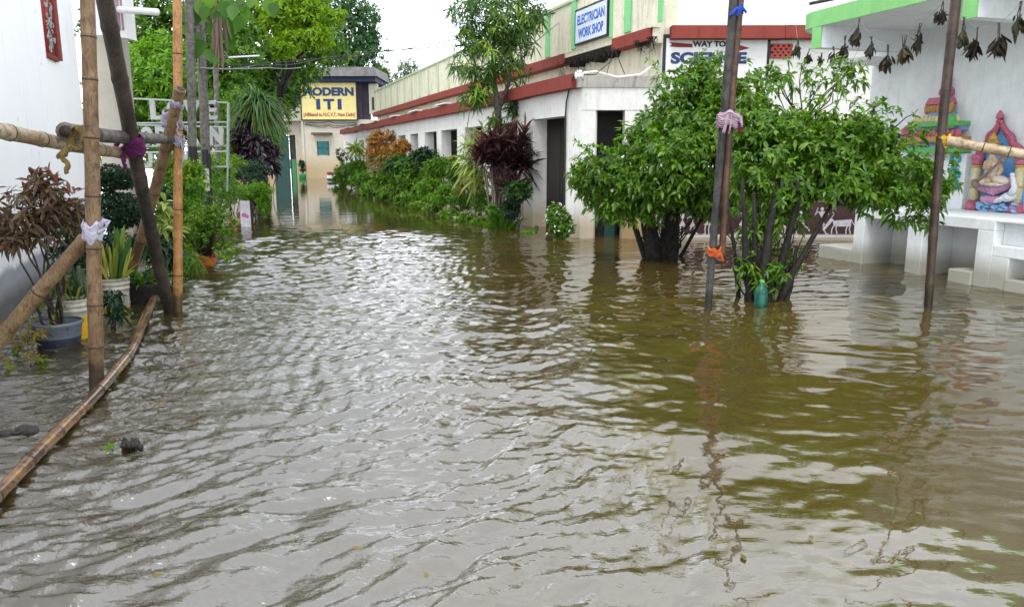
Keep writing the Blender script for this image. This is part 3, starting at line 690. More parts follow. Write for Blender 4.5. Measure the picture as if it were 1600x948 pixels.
for r in range(5): mb.box(x0+.07, x1, 14.95, 14.989, zb+(zt-zb)*r/4.6, zb+(zt-zb)*(r/4.6+.1))
for r in range(4):
    for k in range(4): xx = x0+.07+(x1-x0-.07)*(k+(.5 if r % 2 else 0))/4; mb.box(xx, xx+.06, 14.951, 14.988, zb+(zt-zb)*(r/4.6+.101), zb+(zt-zb)*((r+1)/4.6-.001))
mb.build('jali_fins', M['redjali'], jal)
mb = MB(); mb.tube([at(1266, 6, 14.5), at(1325, -6, 13.6)], .03, 8); mb.build('waste_pipe', M['gpole'], t)

# ---- low mural wall
t = thing('mural_wall', 'low maroon wall painted with white stick figures behind the flooded trees', 'wall', (4.8, 14.8, 0))
z0, z1 = .085, .74
mb = MB(); mb.box(2.9, 8, 14.72, 14.965, -.4, z0); bevel(mb.build('ledge', plaster('mural_ledge', (.55, .53, .5), (.2, .18, .15), .4, .06, (.3, .24, .15), .3), t), .01)
mb = MB(); mb.box(2.9, 8, 14.80, 14.966, z0, z1); mb.build('painted_panel', M['mural'], t)
mb = MB(); mb.box(2.9, 8, 14.79, 14.967, z1, z1+.10); mb.build('top_border', M['mural'], t)
yb = 14.798
def stick(mb, pts, r=.012): mb.tube([Vector((x, yb, z)) for x, z in pts], r, 5, flat=.3)
def tri(mb, p): n = len(mb.v); mb.v += [(x, yb-.004, z) for x, z in p]; mb.f.append(tuple(range(n, n+len(p))))
def figure(mb, x, kind, s=1.0, fl=1):
    z = z0+.03; X_ = lambda q: x+fl*q*s; Zz = lambda q: z+q*s
    if kind == 'cow':
        tri(mb, [(X_(-.22), Zz(.30)), (X_(.2), Zz(.33)), (X_(.2), Zz(.17)), (X_(-.2), Zz(.17))])
        for q, k in ((-.19, -.23), (-.13, -.1), (.13, .1), (.18, .2)): stick(mb, [(X_(q), Zz(.19)), (X_((q+k)/2-.02), Zz(.1)), (X_(k), Zz(.0))])
        tri(mb, [(X_(-.2), Zz(.32)), (X_(-.38), Zz(.10)), (X_(-.42), Zz(.06)), (X_(-.44), Zz(.12)), (X_(-.27), Zz(.36))]); stick(mb, [(X_(-.26), Zz(.35)), (X_(-.2), Zz(.45)), (X_(-.24), Zz(.5))], .008); stick(mb, [(X_(.2), Zz(.32)), (X_(.27), Zz(.2))], .008); return
    tri(mb, [(X_(-.075), Zz(.43)), (X_(.075), Zz(.43)), (X_(0), Zz(.30))]); tri(mb, [(X_(0), Zz(.31)), (X_(-.07), Zz(.17)), (X_(.08), Zz(.17))])
    mb.ell((X_(.0), yb, Zz(.475)), (.032*s, .004, .036*s)); stick(mb, [(X_(0), Zz(.42)), (X_(0), Zz(.46))], .009)
    if kind == 'run': L1 = [(-.03, .17), (-.09, .10), (-.06, 0), (-.1, .0)]; L2 = [(.04, .17), (.12, .12), (.16, .09), (.17, .05)]
    elif kind == 'walk': L1 = [(-.03, .17), (-.05, .08), (-.08, 0), (-.12, 0)]; L2 = [(.04, .17), (.06, .08), (.11, 0), (.15, 0)]
    else: L1 = [(-.03, .17), (-.04, .09), (-.03, 0), (-.07, 0)]; L2 = [(.04, .17), (.03, .09), (.04, 0), (.08, 0)]
    stick(mb, [(X_(a), Zz(b)) for a, b in L1]); stick(mb, [(X_(a), Zz(b)) for a, b in L2])
    stick(mb, [(X_(-.07), Zz(.43)), (X_(-.13), Zz(.36)), (X_(-.08), Zz(.50))], .008); stick(mb, [(X_(.07), Zz(.43)), (X_(.13), Zz(.37)), (X_(.09), Zz(.5))], .008)
mb = MB()
for px, k, s, fl in ((1105, 'stand', 1.0, 1), (1225, 'stand', .7, 1), (1251, 'run', 1.02, 1), (1283, 'walk', 1.0, 1), (1316, 'cow', .85, 1), (1160, 'walk', .95, -1), (1190, 'run', .95, 1), (1350, 'walk', 1, 1), (1066, 'stand', .9, 1), (1082, 'walk', .8, 1)):
    figure(mb, at(px, 350, yb).x, k, s, fl)
x = 2.95
while x < 7.9:
    tri(mb, [(x, z1+.085), (x+.04, z1+.02), (x+.055, z1+.02), (x+.095, z1+.085), (x+.07, z1+.085), (x+.048, z1+.05), (x+.025, z1+.085)]); x += .095
stick(mb, [(2.92, z1-.005), (7.95, z1-.005)], .008); stick(mb, [(2.92, z0+.015), (7.95, z0+.015)], .007)
mb.build('white_figures', M['muralwhite'], t)

# ================================================================== FAR: institute building with the yellow sign
YI = 56.5
ix = lambda px, Y=YI: at(px, 250, Y).x
iz = lambda py, Y=YI: at(500, py, Y).z
t = thing('institute_building', 'cream two storey building with a teal door under a dark flat roof', 'building', (ix(500), YI, 0))
mb = MB(); mb.box(ix(475), ix(620), YI, YI+.4, -.4, iz(187)); mb.build('front_wall', M['whitefar'], t)
mb = MB(); yb2 = YI+.9
mb.box(ix(300, yb2), ix(428, yb2), yb2, yb2+.3, -.4, iz(190, yb2)); mb.box(ix(463, yb2), ix(476, yb2), yb2, yb2+.3, -.4, iz(190, yb2)); mb.box(ix(428, yb2), ix(463, yb2), yb2+.001, yb2+.3, iz(211, yb2), iz(190, yb2)); mb.build('side_wall', M['whitefar'], t)
mb = MB(); mb.box(ix(300), ix(474.5), YI+.2, YI+1.6, iz(189), iz(163)); bevel(mb.build('balcony_wall', M['whitefar'], t), .03)
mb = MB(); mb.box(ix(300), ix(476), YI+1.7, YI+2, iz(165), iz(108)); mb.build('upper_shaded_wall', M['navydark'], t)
mb = MB(); mb.box(ix(474), ix(567), YI+.3, YI+.6, iz(187), iz(120)); mb.build('upper_wall', M['purple'], t)
mb = MB(); mb.box(ix(563.5), ix(579), YI+.62, YI+.9, iz(200), iz(125)); mb.build('recess_panel', M['purple'], t)
mb = MB(); mb.box(ix(579.5), ix(593), YI+.1, YI+.5, iz(178), iz(131)); mb.build('white_pillar', M['whitefar'], t)
mb = MB(); mb.box(ix(584), ix(592), YI+.05, YI+.098, iz(172), iz(152)); mb.build('pillar_window', M['dark'], t)
mb = MB()
z0_, z1_ = iz(121.5), iz(107)
mb.hexa([(ix(430), YI-1.1, z0_), (ix(597), YI-1.1, z0_), (ix(597), YI+5, z0_), (ix(430), YI+5, z0_), (ix(432), YI-.9, z1_), (ix(592), YI-.9, z1_), (ix(592), YI+5, z1_+.1), (ix(432), YI+5, z1_+.1)])
mb.build('roof', M['slab'], t)
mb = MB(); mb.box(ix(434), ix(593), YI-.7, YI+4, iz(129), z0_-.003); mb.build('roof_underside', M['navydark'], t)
mb = MB(); mb.box(ix(491), ix(521), YI-.55, YI-.003, iz(211), iz(207.5)); sh = mb.build('window_canopy', plain('mossy_cement', (.09, .08, .055), .9, .6, 6), t)
mb = MB(); mb.box(ix(497.5), ix(514), YI-.03, YI-.004, iz(242), iz(221)); w = mb.build('window', M['tealwin'], t)
mb = MB(); mb.box(ix(497.5), ix(514), YI-.05, YI-.031, iz(232.3), iz(230.8)); mb.box(ix(496.6), ix(498), YI-.05, YI-.031, iz(243), iz(220.5)); mb.box(ix(513.5), ix(515), YI-.05, YI-.031, iz(243), iz(220.5)); mb.build('window_frame', plain('dark_teal_frame', (.01, .05, .05), .5), w)
mb = MB(); mb.box(ix(428.5, yb2), ix(452, yb2), yb2+.1, yb2+.16, -.4, iz(212, yb2)); d = mb.build('door', M['teal'], t)
mb = MB()
for k in range(5): xx = ix(430.5+k*4.6, yb2); mb.box(xx, xx+.03, yb2+.085, yb2+.099, -.3, iz(214, yb2))
mb.build('door_batten', plain('dark_teal_batten', (.004, .05, .046), .5), d)
mb = MB(); mb.box(ix(452, yb2), ix(463, yb2), yb2+.26, yb2+.29, -.4, iz(211, yb2)); mb.build('door_gap', M['dark'], t)
mb = MB(); mb.box(ix(454.5, yb2), ix(461, yb2), yb2+.2, yb2+.24, -.4, iz(249, yb2)); mb.build('green_half_door', M['greenpaint'], t)
mb = MB(); mb.box(ix(473.5), ix(477), YI-.06, YI-.002, -.4, iz(187)); mb.build('corner_strip', M['whitefar'], t)
mb = MB()
for s_ in ((192, 193), (194, 199), (195, 203)):
    mb.tube([at(477+i*9, s_[0]+(s_[1]-s_[0])*math.sin(i/9*3.14)*.6+(-3 if i == 4 else 0), YI-.1) for i in range(10)], .018, 4)
mb.build('slack_cable', M['wire'], t)
s = thing('institute_sign', 'large yellow board lettered MODERN ITI above the teal window', 'sign', (ix(518), YI-.2, iz(188)))
x0, x1, zb, zt = ix(477), ix(561), iz(187), iz(130)
mb = MB(); mb.box(x0, x1, YI-.25, YI-.1, zb, zt); mb.build('board', M['yellowboard'], s)
mb = MB()
for b in ((x0-.08, x0, zb-.08, zt+.08), (x1, x1+.08, zb-.08, zt+.08), (x0, x1, zb-.08, zb-.002), (x0, x1, zt+.002, zt+.08)): mb.box(b[0], b[1], YI-.28, YI-.09, b[2], b[3])
mb.build('frame', M['iron'], s)
W_ = x1-x0; H_ = zt-zb; mx = (x0+x1)/2
text_part('lettering', 'MODERN', M['navy'], s, (mx, YI-.255, zb+H_*.64), (1, 0, 0), (0, 0, 1), W_*.92, H_*.235, .02, .05)
text_part('lettering', 'I', M['navy'], s, (mx-W_*.195, YI-.255, zb+H_*.27), (1, 0, 0), (0, 0, 1), W_*.07, H_*.29, .02)
text_part('lettering', 'T', M['navy'], s, (mx, YI-.255, zb+H_*.27), (1, 0, 0), (0, 0, 1), W_*.20, H_*.29, .02, .04)
text_part('lettering', 'I', M['navy'], s, (mx+W_*.195, YI-.255, zb+H_*.27), (1, 0, 0), (0, 0, 1), W_*.07, H_*.29, .02)
text_part('lettering', '[Affiliated to N.C.V.T. New Delhi]', M['redtxt'], s, (mx, YI-.255, zb+H_*.055), (1, 0, 0), (0, 0, 1), W_*.94, H_*.13, .012, .02)

# ================================================================== RIGHT: shrine building
SH = Frame(6.06, 8.95, -.2996, .954)
t = thing('shrine_building', 'white shrine building with a light green canopy edge and hollow plinth', 'building', (6.06, 8.95, 0))
mb = MB(); mb.fbox(SH, -6, 4.19, 1.27, 1.55, -.4, 3.49); mb.build('wall', M['shrine'], t)
pa = [(-6, -.5), (3.45, -.5)]+[(3.45+.62*math.sin(k*R(15)), .12-.62*math.cos(k*R(15))) for k in range(1, 7)]+[(4.07, 1.6), (-6, 1.6)]
mb = MB(); mb.zprism([tuple(SH.p(a, d, 0))[:2] for a, d in reversed(pa)], 3.49, 3.70); mb.build('canopy_slab', M['shrine'], t)
mb = MB()
for i in range(len(pa)-2):
    (a0, d0), (a1, d1) = pa[i], pa[i+1]; n0 = Vector((d1-d0, -(a1-a0))).normalized()*-.02
    def o(a, d, k): return (a, d-.02) if k == 0 else (a, d)
    cen = Vector((3.45, .12))
    def off(a, d):
        if a <= 3.45: return (a, d-.02)
        if d >= .12: return (a+.02, d)
        v = (Vector((a, d))-cen).normalized()*.64; return (cen.x+v.x, cen.y+v.y)
    q0, q1 = off(a0, d0), off(a1, d1)
    mb.hexa([SH.p(a0, d0, 3.485), SH.p(*q0, 3.485), SH.p(*q1, 3.485), SH.p(a1, d1, 3.485), SH.p(a0, d0, 3.715), SH.p(*q0, 3.715), SH.p(*q1, 3.715), SH.p(a1, d1, 3.715)])
mb.build('canopy_edge', M['green'], t)
for a in (3.30, .62, -2.3):
    mb = MB(); mb.fbox(SH, a, a+.19, -.49, 1.27, 3.18, 3.488); b = mb.build('beam', M['shrine'], t)
    mb = MB(); mb.fbox(SH, a-.005, a+.195, -.515, -.491, 3.175, 3.484); mb.build('beam_end', M['green'], b)
mb = MB(); mb.fbox(SH, 3.5, 4.15, .55, 1.26, 3.06, 3.12); mb.build('bracket_shelf', M['shrine'], t)
# plinth: thick top slab on fins, niches between them
mb = MB(); mb.fbox(SH, .48, 2.87, 0, 1.27, .69, .83); bevel(mb.build('plinth_top', M['shrine'], t), .008)
for a0, a1 in ((2.66, 2.87), (1.57, 1.83), (.48, .72)):
    mb = MB(); mb.fbox(SH, a0, a1, .001, .54, -.4, .69); bevel(mb.build('plinth_fin', M['shrine'], t), .008)
mb = MB(); mb.fbox(SH, .48, 2.87, .541, 1.269, -.4, .689); mb.build('niche_back', M['shrine'], t)
mb = MB(); mb.fbox(SH, 2.872, 3.62, .0, 1.26, -.4, .19); bevel(mb.build('side_step', M['shrine'], t), .01)
mb = MB(); mb.fbox(SH, .722, 1.07, -.03, .53, -.4, .15); bevel(mb.build('niche_step', M['shrine'], t), .01)
mb = MB(); mb.fbox(SH, -6, .478, .0, 1.27, .385, .52); mb.fbox(SH, -6, .478, .14, 1.268, .521, .80); mb.fbox(SH, -6, .478, -.0, 1.267, .801, .83)
mb.fbox(SH, .25, .478, .001, 1.2, -.4, .384); mb.fbox(SH, -6, .249, .30, 1.2, .13, .384); mb.fbox(SH, -6, .249, -.02, 1.2, -.4, .129); bevel(mb.build('stepped_plinth', M['shrine'], t), .006)

# ---- painted tower relief
def P(px, py, D=1.25): a, z = SH.hit(px, py, D); return a, z
def slabrel(mb, x0, x1, y0, y1, d0, d1, D=1.25, taper=0):
    a0, zt = P(x0, y0, D); a1, _ = P(x1, y0, D); ac, zb = P((x0+x1)/2, y1, D); _, zt = P((x0+x1)/2, y0, D)
    k = taper*(a0-a1)
    mb.fprism(SH, [(a1-0, zb), (a0, zb), (a0-k, zt), (a1+k, zt)], d0, d1)
    return a0, a1, zb, zt
def petals(mb, x0, x1, y0, y1, n, d, D=1.25, up=True):
    a0, zt = P(x0, (y0)); a1, _ = P(x1, y0); _, zb = P((x0+x1)/2, y1); _, zt = P((x0+x1)/2, y0); w = (a0-a1)/n
    for i in range(n):
        c = SH.p(a1+w*(i+.5), d, (zb+zt)/2); mb.ell(c, (w*.52, .05, (zt-zb)*.62), Matrix(((SH.e1.x, SH.e2.x, 0), (SH.e1.y, SH.e2.y, 0), (0, 0, 1))), 8, 6)
s = thing('tower_relief', 'painted temple tower relief in pink, green and blue behind the yellow tie', 'relief', SH.p(1.3, 1.2, .83))
mb = MB(); c = SH.p(P(1484, 140)[0], 1.2, P(1484, 152)[1]); hh = P(1484, 122)[1]-P(1484, 152)[1]
mb.lathe(c, [(.05, 0), (.11, hh*.15), (.10, hh*.4), (.04, hh*.62), (.045, hh*.95), (.055, hh)], 14); mb.build('finial', M['g_pink'], s, smooth=True)
mb = MB(); slabrel(mb, 1460, 1496, 153, 163, 1.08, 1.27, taper=.15); mb.build('cap_top', M['g_pink'], s)
mb = MB(); petals(mb, 1456, 1499, 162, 177, 9, 1.14); mb.build('cap_petals', M['g_ochre'], s, smooth=True)
mb = MB(); slabrel(mb, 1461, 1494, 176, 184, 1.12, 1.27); mb.build('upper_neck', M['g_slate'], s)
mb = MB(); petals(mb, 1441, 1513, 182, 193, 12, 1.10); mb.build('upper_petals', M['g_cream'], s, smooth=True)
mb = MB(); slabrel(mb, 1438, 1515, 191, 198, 1.03, 1.27); c = SH.p(P(1503, 190)[0], 1.06, P(1503, 190)[1]); mb.ell(c, (.09, .09, .11)); mb.build('green_tier', M['g_green'], s)
mb = MB(); slabrel(mb, 1443, 1512, 197, 205, 1.10, 1.27); mb.build('lower_neck', M['g_slate'], s)
mb = MB(); petals(mb, 1430, 1516, 204, 216, 12, 1.08); mb.build('lower_petals', M['g_pink'], s, smooth=True)
mb = MB(); slabrel(mb, 1426, 1516, 214, 222, 1.02, 1.27); mb.build('ochre_tier', M['g_ochre'], s)
mb = MB(); slabrel(mb, 1430, 1517, 230, 239, 1.02, 1.27); mb.build('base_tier', M['g_green'], s)
mb = MB(); slabrel(mb, 1432, 1514, 222, 230, 1.10, 1.27); mb.build('blue_tier', M['g_slate'], s)
mb = MB(); pts = [(1432, 215), (1425, 216), (1420, 211), (1419, 204), (1423, 200), (1427, 204)]
mb.tube([SH.p(P(*q)[0], 1.18, P(*q)[1]) for q in pts], [.05, .06, .06, .055, .045, .03], 8); mb.build('side_curl', M['g_pink'], s, smooth=True)
mb = MB(); slabrel(mb, 1482, 1518, 240, 326, 1.17, 1.27); w = mb.build('pilaster', M['shrine'], s)
mb = MB()
def curl(cx, cy, r, s0, turns, dirn=1):
    pts = []; rd = []
    for i in range(13):
        f = i/12; an = s0+dirn*turns*6.28*f; rr = r*(1-.75*f); a, z = P(cx+rr*math.cos(an), cy-rr*math.sin(an)); pts.append(SH.p(a, 1.16, z)); rd.append(.030*(1-.5*f))
    mb.tube(pts, rd, 6)
curl(1502, 250, 9, 3.6, 1.1, -1); curl(1499, 270, 9, 1.2, 1.1, 1); curl(1503, 268, 8, -1, .8, -1); curl(1500, 289, 9, 1.5, 1.2, 1); curl(1503, 285, 8, -1.2, .7, -1)
mb.build('scroll_ornament', M['g_turq'], w, smooth=True)

# ---- niche with the seated musician
s = thing('niche_relief', 'painted niche relief of a seated musician on a pink lotus with a white swan', 'relief', SH.p(.2, 1.2, .83))
AX = 1567
prof = [(0, 181), (-5, 195), (-11, 203), (-18, 208), (-21, 214), (-22, 221), (-30, 225), (-35, 233), (-37, 243)]
def AP(dx, y, D=1.25): return P(AX+dx, y+dx*.045, D)
out_ = [AP(dx, y) for dx, y in prof]+[AP(-37, 320)]
rgt = [AP(-dx, y) for dx, y in prof]+[AP(37, 320)]
mb = MB(); ins = [AP(dx*.86, y+9) for dx, y in prof]+[AP(-32, 318), AP(32, 318)]+[AP(-dx*.86, y+9) for dx, y in reversed(prof)][:-1]
mb.fprism(SH, ins, 1.245, 1.268); mb.build('blue_back', M['g_sky'], s)
mb = MB()
for side in (-1, 1):
    pts = [SH.p(*((lambda q: (q[0], 1.21, q[1]))(AP(side*dx*.9 if dx else 0, y+7)))) for dx, y in [(d_, y_) for d_, y_ in prof]]
    mb.tube(pts, .020, 6)
mb.build('inner_arch', M['g_ochre'], s, smooth=True)
mb = MB(); oute = [AP(dx, y) for dx, y in prof]; inn = [AP(dx*.74, y+9) for dx, y in prof]; ro = [AP(-dx, y) for dx, y in prof]; ri = [AP(-dx*.74, y+9) for dx, y in prof]
mb.fprism(SH, oute+inn[::-1], 1.175, 1.244); mb.fprism(SH, ro+ri[::-1], 1.176, 1.243)
RM = Matrix(((SH.e1.x, SH.e2.x, 0), (SH.e1.y, SH.e2.y, 0), (0, 0, 1)))
for side in (-1, 1):
    pr = [Vector((side*dx, y)) for dx, y in prof]; pr[0].x = 0
    for i in range(len(pr)-1):
        for k in range(2):
            q = pr[i].lerp(pr[i+1], k/2); d_ = pr[i+1]-pr[i]; a, z = AP(q.x*.93, q.y+2.5); an = math.atan2(d_.y, d_.x*1.25)
            rot = RM @ Matrix.Rotation(-an*1.0+.5*side, 3, 'Y'); mb.ell(SH.p(a, 1.19, z), (.030, .034, .024), rot, 9, 6)
a, z = AP(0, 182); mb.lathe(SH.p(a, 1.2, z-.03), [(.05, 0), (.045, .05), (.012, .11)], 10)
mb.build('petal_arch', M['g_pink'], s, smooth=True)
for dx in (-40, 27):
    mb = MB(); a, _ = P(AX+dx+(0 if dx < 0 else 0), 300); zb = P(AX+dx, 318)[1]; zt = P(AX+dx, 258)[1]
    mb.lathe(SH.p(a, 1.2, zb), [(.062, 0), (.058, (zt-zb)*.45), (.056, zt-zb)], 12); col = mb.build('column', M['g_cream'], s, smooth=True)
    mb = MB(); mb.lathe(SH.p(a, 1.2, zt), [(.062, 0), (.085, .02), (.07, .04), (.085, .10), (.09, .13), (.075, .15)], 12); mb.build('capital', M['g_pink'], col, smooth=True)
    mb = MB(); mb.lathe(SH.p(a, 1.2, zb+(zt-zb)*.4), [(.065, 0), (.075, .012), (.065, .03)], 12); mb.lathe(SH.p(a, 1.2, zt-.03), [(.06, 0), (.075, .012), (.065, .03)], 12); mb.build('gold_ring', M['g_gold'], col, smooth=True)
    mb = MB(); mb.lathe(SH.p(a, 1.2, .832), [(.11, 0), (.10, .05), (.075, .14), (.06, zb-.82)], 12); mb.build('column_base', M['g_pink'], col, smooth=True)
def pt(px, py, d): a, z = P(px, py, d); return SH.p(a, d, z)
mb = MB(); random.seed(2)
for i in range(46):
    mb.ell(pt(random.uniform(1528, 1586), random.uniform(317, 331), random.uniform(1.08, 1.2)), (.05, .04, .022), RM @ Matrix.Rotation(random.uniform(-.7, .7), 3, 'Y'), 7, 5)
mb.build('waves', M['g_wave'], s, smooth=True)
mb = MB()
for i in range(7):
    f = (i-3)/3.0; mb.ell(pt(1553+f*21, 293-abs(f)*5, 1.10+abs(f)*.05), (.066, .06, .115), RM @ Matrix.Rotation(-f*.55, 3, 'Y'), 9, 7)
for i in range(5):
    f = (i-2)/2.0; mb.ell(pt(1547+f*10, 312, 1.12), (.05, .04, .06), RM @ Matrix.Rotation(-f*.8, 3, 'Y'), 8, 6)
mb.ell(pt(1553, 284, 1.13), (.20, .09, .06), RM); mb.build('lotus', M['g_lpink'], s, smooth=True)
mb = MB()
mb.ell(pt(1575, 308, 1.10), (.12, .07, .065), RM @ Matrix.Rotation(.25, 3, 'Y')); mb.tube([pt(1580, 304, 1.08), pt(1585, 292, 1.07), pt(1583, 281, 1.06), pt(1582, 274, 1.05)], [.055, .038, .03, .026], 9)
mb.ell(pt(1582, 273, 1.04), (.035, .03, .03), RM); mb.ell(pt(1562, 312, 1.06), (.10, .05, .035), RM @ Matrix.Rotation(.5, 3, 'Y')); mb.build('swan', M['g_swan'], s, smooth=True)
# the seated figure: one skinned body, clothing, headdress and instrument as its pieces
def skinned(name, m, parent, chain, edges, root=0):
    me = bpy.data.meshes.new(name); base = OFF[parent.name]
    me.from_pydata([tuple(p-base) for p, r in chain], edges, []); o = bpy.data.objects.new(name, me); C.objects.link(o); o.parent = parent; OFF[o.name] = base
    sk = o.modifiers.new('skin', 'SKIN'); sk.use_smooth_shade = True
    for i, (p, r) in enumerate(chain): me.skin_vertices[0].data[i].radius = (r, r); me.skin_vertices[0].data[i].use_root = (i == root)
    o.modifiers.new('sub', 'SUBSURF').levels = 1; o.modifiers['sub'].render_levels = 2; me.materials.append(m); return o
ch = [(pt(1552, 281, 1.10), 0.088), (pt(1551, 268, 1.09), 0.069), (pt(1550, 256, 1.09), 0.083), (pt(1551, 242, 1.10), 0.035), (pt(1552, 229, 1.09), 0.060), (pt(1552, 222, 1.10), 0.045),
      (pt(1559, 254, 1.09), 0.040), (pt(1565, 265, 1.05), 0.034), (pt(1558, 275, 1.00), 0.026), (pt(1541, 254, 1.09), 0.040), (pt(1539, 264, 1.05), 0.033), (pt(1549, 262, 1.00), 0.025),
      (pt(1565, 280, 1.03), 0.069), (pt(1554, 284, .99), 0.043), (pt(1541, 281, 1.03), 0.069), (pt(1547, 285, .98), 0.043)]
ed = [(0, 1), (1, 2), (2, 3), (3, 4), (4, 5), (2, 6), (6, 7), (7, 8), (2, 9), (9, 10), (10, 11), (0, 12), (12, 13), (0, 14), (14, 15)]
fg = skinned('seated_figure', M['g_skin'], s, ch, ed)
mb = MB(); mb.ell(pt(1552, 221, 1.12), (.075, .05, .07), RM); mb.lathe(pt(1552, 219, 1.10), [(.062, 0), (.05, .04), (.03, .07), (.012, .10)], 10); mb.lathe(pt(1553, 226, 1.17), [(.10, -.005), (.105, .01), (.06, .03)], 12); mb.build('headdress', M['g_gold'], fg, smooth=True)
mb = MB(); mb.ell(pt(1551, 272, 1.08), (.12, .085, .10), RM); mb.ell(pt(1556, 260, 1.055), (.05, .04, .07), RM @ Matrix.Rotation(.5, 3, 'Y')); mb.ell(pt(1563, 281, 1.04), (.13, .08, .06), RM @ Matrix.Rotation(-.2, 3, 'Y')); mb.ell(pt(1541, 283, 1.04), (.13, .08, .055), RM @ Matrix.Rotation(.2, 3, 'Y')); mb.ell(pt(1553, 288, 1.02), (.15, .07, .03), RM); mb.build('garment', M['g_cloth'], fg, smooth=True)
mb = MB(); mb.tube([pt(1524, 286, .99), pt(1536, 276, .97), pt(1548, 266, .96), pt(1560, 255, .97), pt(1568, 248, .99)], [.035, .024, .020, .018, .015], 8); mb.ell(pt(1524, 287, .99), (.075, .06, .055), RM @ Matrix.Rotation(-.7, 3, 'Y')); mb.ell(pt(1566, 250, 1.0), (.05, .045, .045), RM); mb.build('stringed_instrument', M['g_brown'], fg, smooth=True)
# ================================================================== LEFT: bamboo fence
def ext(a, b, k): return b+(b-a)*k           # carry a line on past b
b0 = wat(152, 600); b1 = at(134, 0, b0.y*1.02); D1 = (b1-b0).normalized()
P1a, P1b = b0, b1
pole('bamboo_post', 'tan upright bamboo post nearest the viewer, white cloth tied round it', b0-D1*.5, ext(b0, b1, .35), .050, .046, M['b_tan'], 1, .36, .01, group='bamboo posts on the left')
b0 = wat(265, 483); b1 = at(162, 0, 6.1); D2 = (b1-b0).normalized(); P2a, P2b = b0, b1
pole('bamboo_post', 'thick dark weathered pole leaning left, purple cloth tied round it', b0-D2*.4, ext(b0, b1, .25), .058, .066, M['b_dark'], 2, .5, .012, cat='wooden pole', group='bamboo posts on the left')
b0 = wat(278, 482); b1 = at(277, 0, 8.05); D3 = (b1-b0).normalized(); P3a, P3b = b0, b1
pole('bamboo_post', 'slim orange upright bamboo post beside the dark leaning pole', b0-D3*.4, ext(b0, b1, .3), .047, .043, M['b_orange'], 3, .72, .006, group='bamboo posts on the left')
b1 = at(283, 139, 7.75); b0 = at(212, 405, 8.6)
pole('bamboo_brace', 'short brown bamboo slanting up behind the dark pole with an open hollow end', ext(b1, b0, .12), b1, .055, .055, M['b_tan'], 4, .5, .01, True, group='bamboo braces on the left')
b1 = at(136, 374, 5.36); b0 = wat(-75, 612)
pole('bamboo_brace', 'brown bamboo brace rising from the lower left to the white cloth tie', b0-(b1-b0).normalized()*.3, b1, .052, .050, M['b_tan'], 5, .45, .012, group='bamboo braces on the left')
a1 = at(216, 241, 7.3); a0 = at(0, 206, 4.95)
pole('bamboo_rail', 'pale bamboo rail crossing the white wall, lower of the two rails', ext(a1, a0, .35), ext(a0, a1, .02), .053, .050, M['b_pale'], 6, .42, .012, group='bamboo rails on the left')
c1 = at(277, 219, 8.2); c0 = at(102, 206, 5.60)
pole('bamboo_rail', 'grey bamboo rail with a black open end bound in mustard cloth', c1, c0, .045, .062, M['b_grey'], 7, .5, .008, True, group='bamboo rails on the left')
# floating cane
t = thing('floating_bamboo', 'long wet brown bamboo floating in a curve on the flood water', 'bamboo pole', wat(150, 612, .02))
cp = [wat(x, y, .025) for x, y in ((250, 425), (246, 446), (238, 470), (225, 500), (206, 545), (180, 580), (150, 615), (108, 658), (58, 708), (0, 768), (-70, 838))]
fine = []
for i in range(len(cp)-1):
    p0 = cp[max(i-1, 0)]; p1 = cp[i]; p2 = cp[i+1]; p3 = cp[min(i+2, len(cp)-1)]
    for k in range(8):
        f = k/8; fine.append(.5*((2*p1)+(p2-p0)*f+(2*p0-5*p1+4*p2-p3)*f*f+(3*p1-p0-3*p2+p3)*f**3))
fine.append(cp[-1]); mb = MB(); nd = MB(); acc = 0; rad = []; joints = []; nxt = .3
for i, p in enumerate(fine):
    if i: acc += (p-fine[i-1]).length
    r = .040-.006*i/len(fine)
    if acc > nxt: joints.append(i); nxt = acc+.40
    rad.append(r)
for j in joints: rad[j] *= 1.1
mb.tube(fine, rad, 12, jit=.02)
for j in joints:
    d = (fine[j+1]-fine[j-1]).normalized(); nd.tube([fine[j]-d*.006, fine[j], fine[j]+d*.006], [rad[j]*1.0, rad[j]*1.06, rad[j]*1.0], 12, cap=False)
build2(mb, nd, 'cane', M['b_wet'], M['b_node'], t)
# ties
q = on(P1a, P1b, 362)
lashing('cloth_tie', 'white cloth wound several times round the nearest bamboo post', q, D1, .056, M['cl_white'], 1, 8, .016, [[(.06, -.02, .03), (.10, -.03, .08), (.13, -.02, .075), (.10, -.03, .02), (.05, -.03, 0)]], group='cloth ties on the left bamboo')
q = on(P2a, P2b, 226)
lashing('cloth_tie', 'purple cloth knotted where the dark leaning pole meets the rails', q, (P2b-P2a), .072, M['cl_purple'], 2, 9, .022, [[(-.1, 0, -.02), (-.11, -.03, -.08), (-.085, -.03, -.16), (-.09, -.02, -.21)], [(-.13, .0, .03), (-.16, -.02, -.02), (-.12, -.02, -.05)]], group='cloth ties on the left bamboo')
q = on(P3a, P3b, 187)-Vector((.02, .10, 0))
lashing('cloth_tie', 'grey cloth hanging loose below the open bamboo end on the orange post', q, (P3b-P3a)+Vector((.4, 0, 0)), .080, M['cl_grey'], 3, 7, .022, [[(.04, -.06, 0), (.09, -.07, -.06), (.08, -.07, -.13), (.11, -.06, -.18)], [(.05, -.05, -.03), (.13, -.06, -.05), (.16, -.06, -.12)]], group='cloth ties on the left bamboo')
q = on(P3a, P3b, 221)
lashing('cloth_tie', 'pale lavender cloth strip holding the grey rail to the orange post', q, (P3b-P3a), .058, M['cl_grey'], 4, 5, .022, [[(.05, -.05, -.03), (.07, -.06, -.12), (.06, -.06, -.22), (.03, -.06, -.27)]], group='cloth ties on the left bamboo')
q = at(124, 216, 5.42)
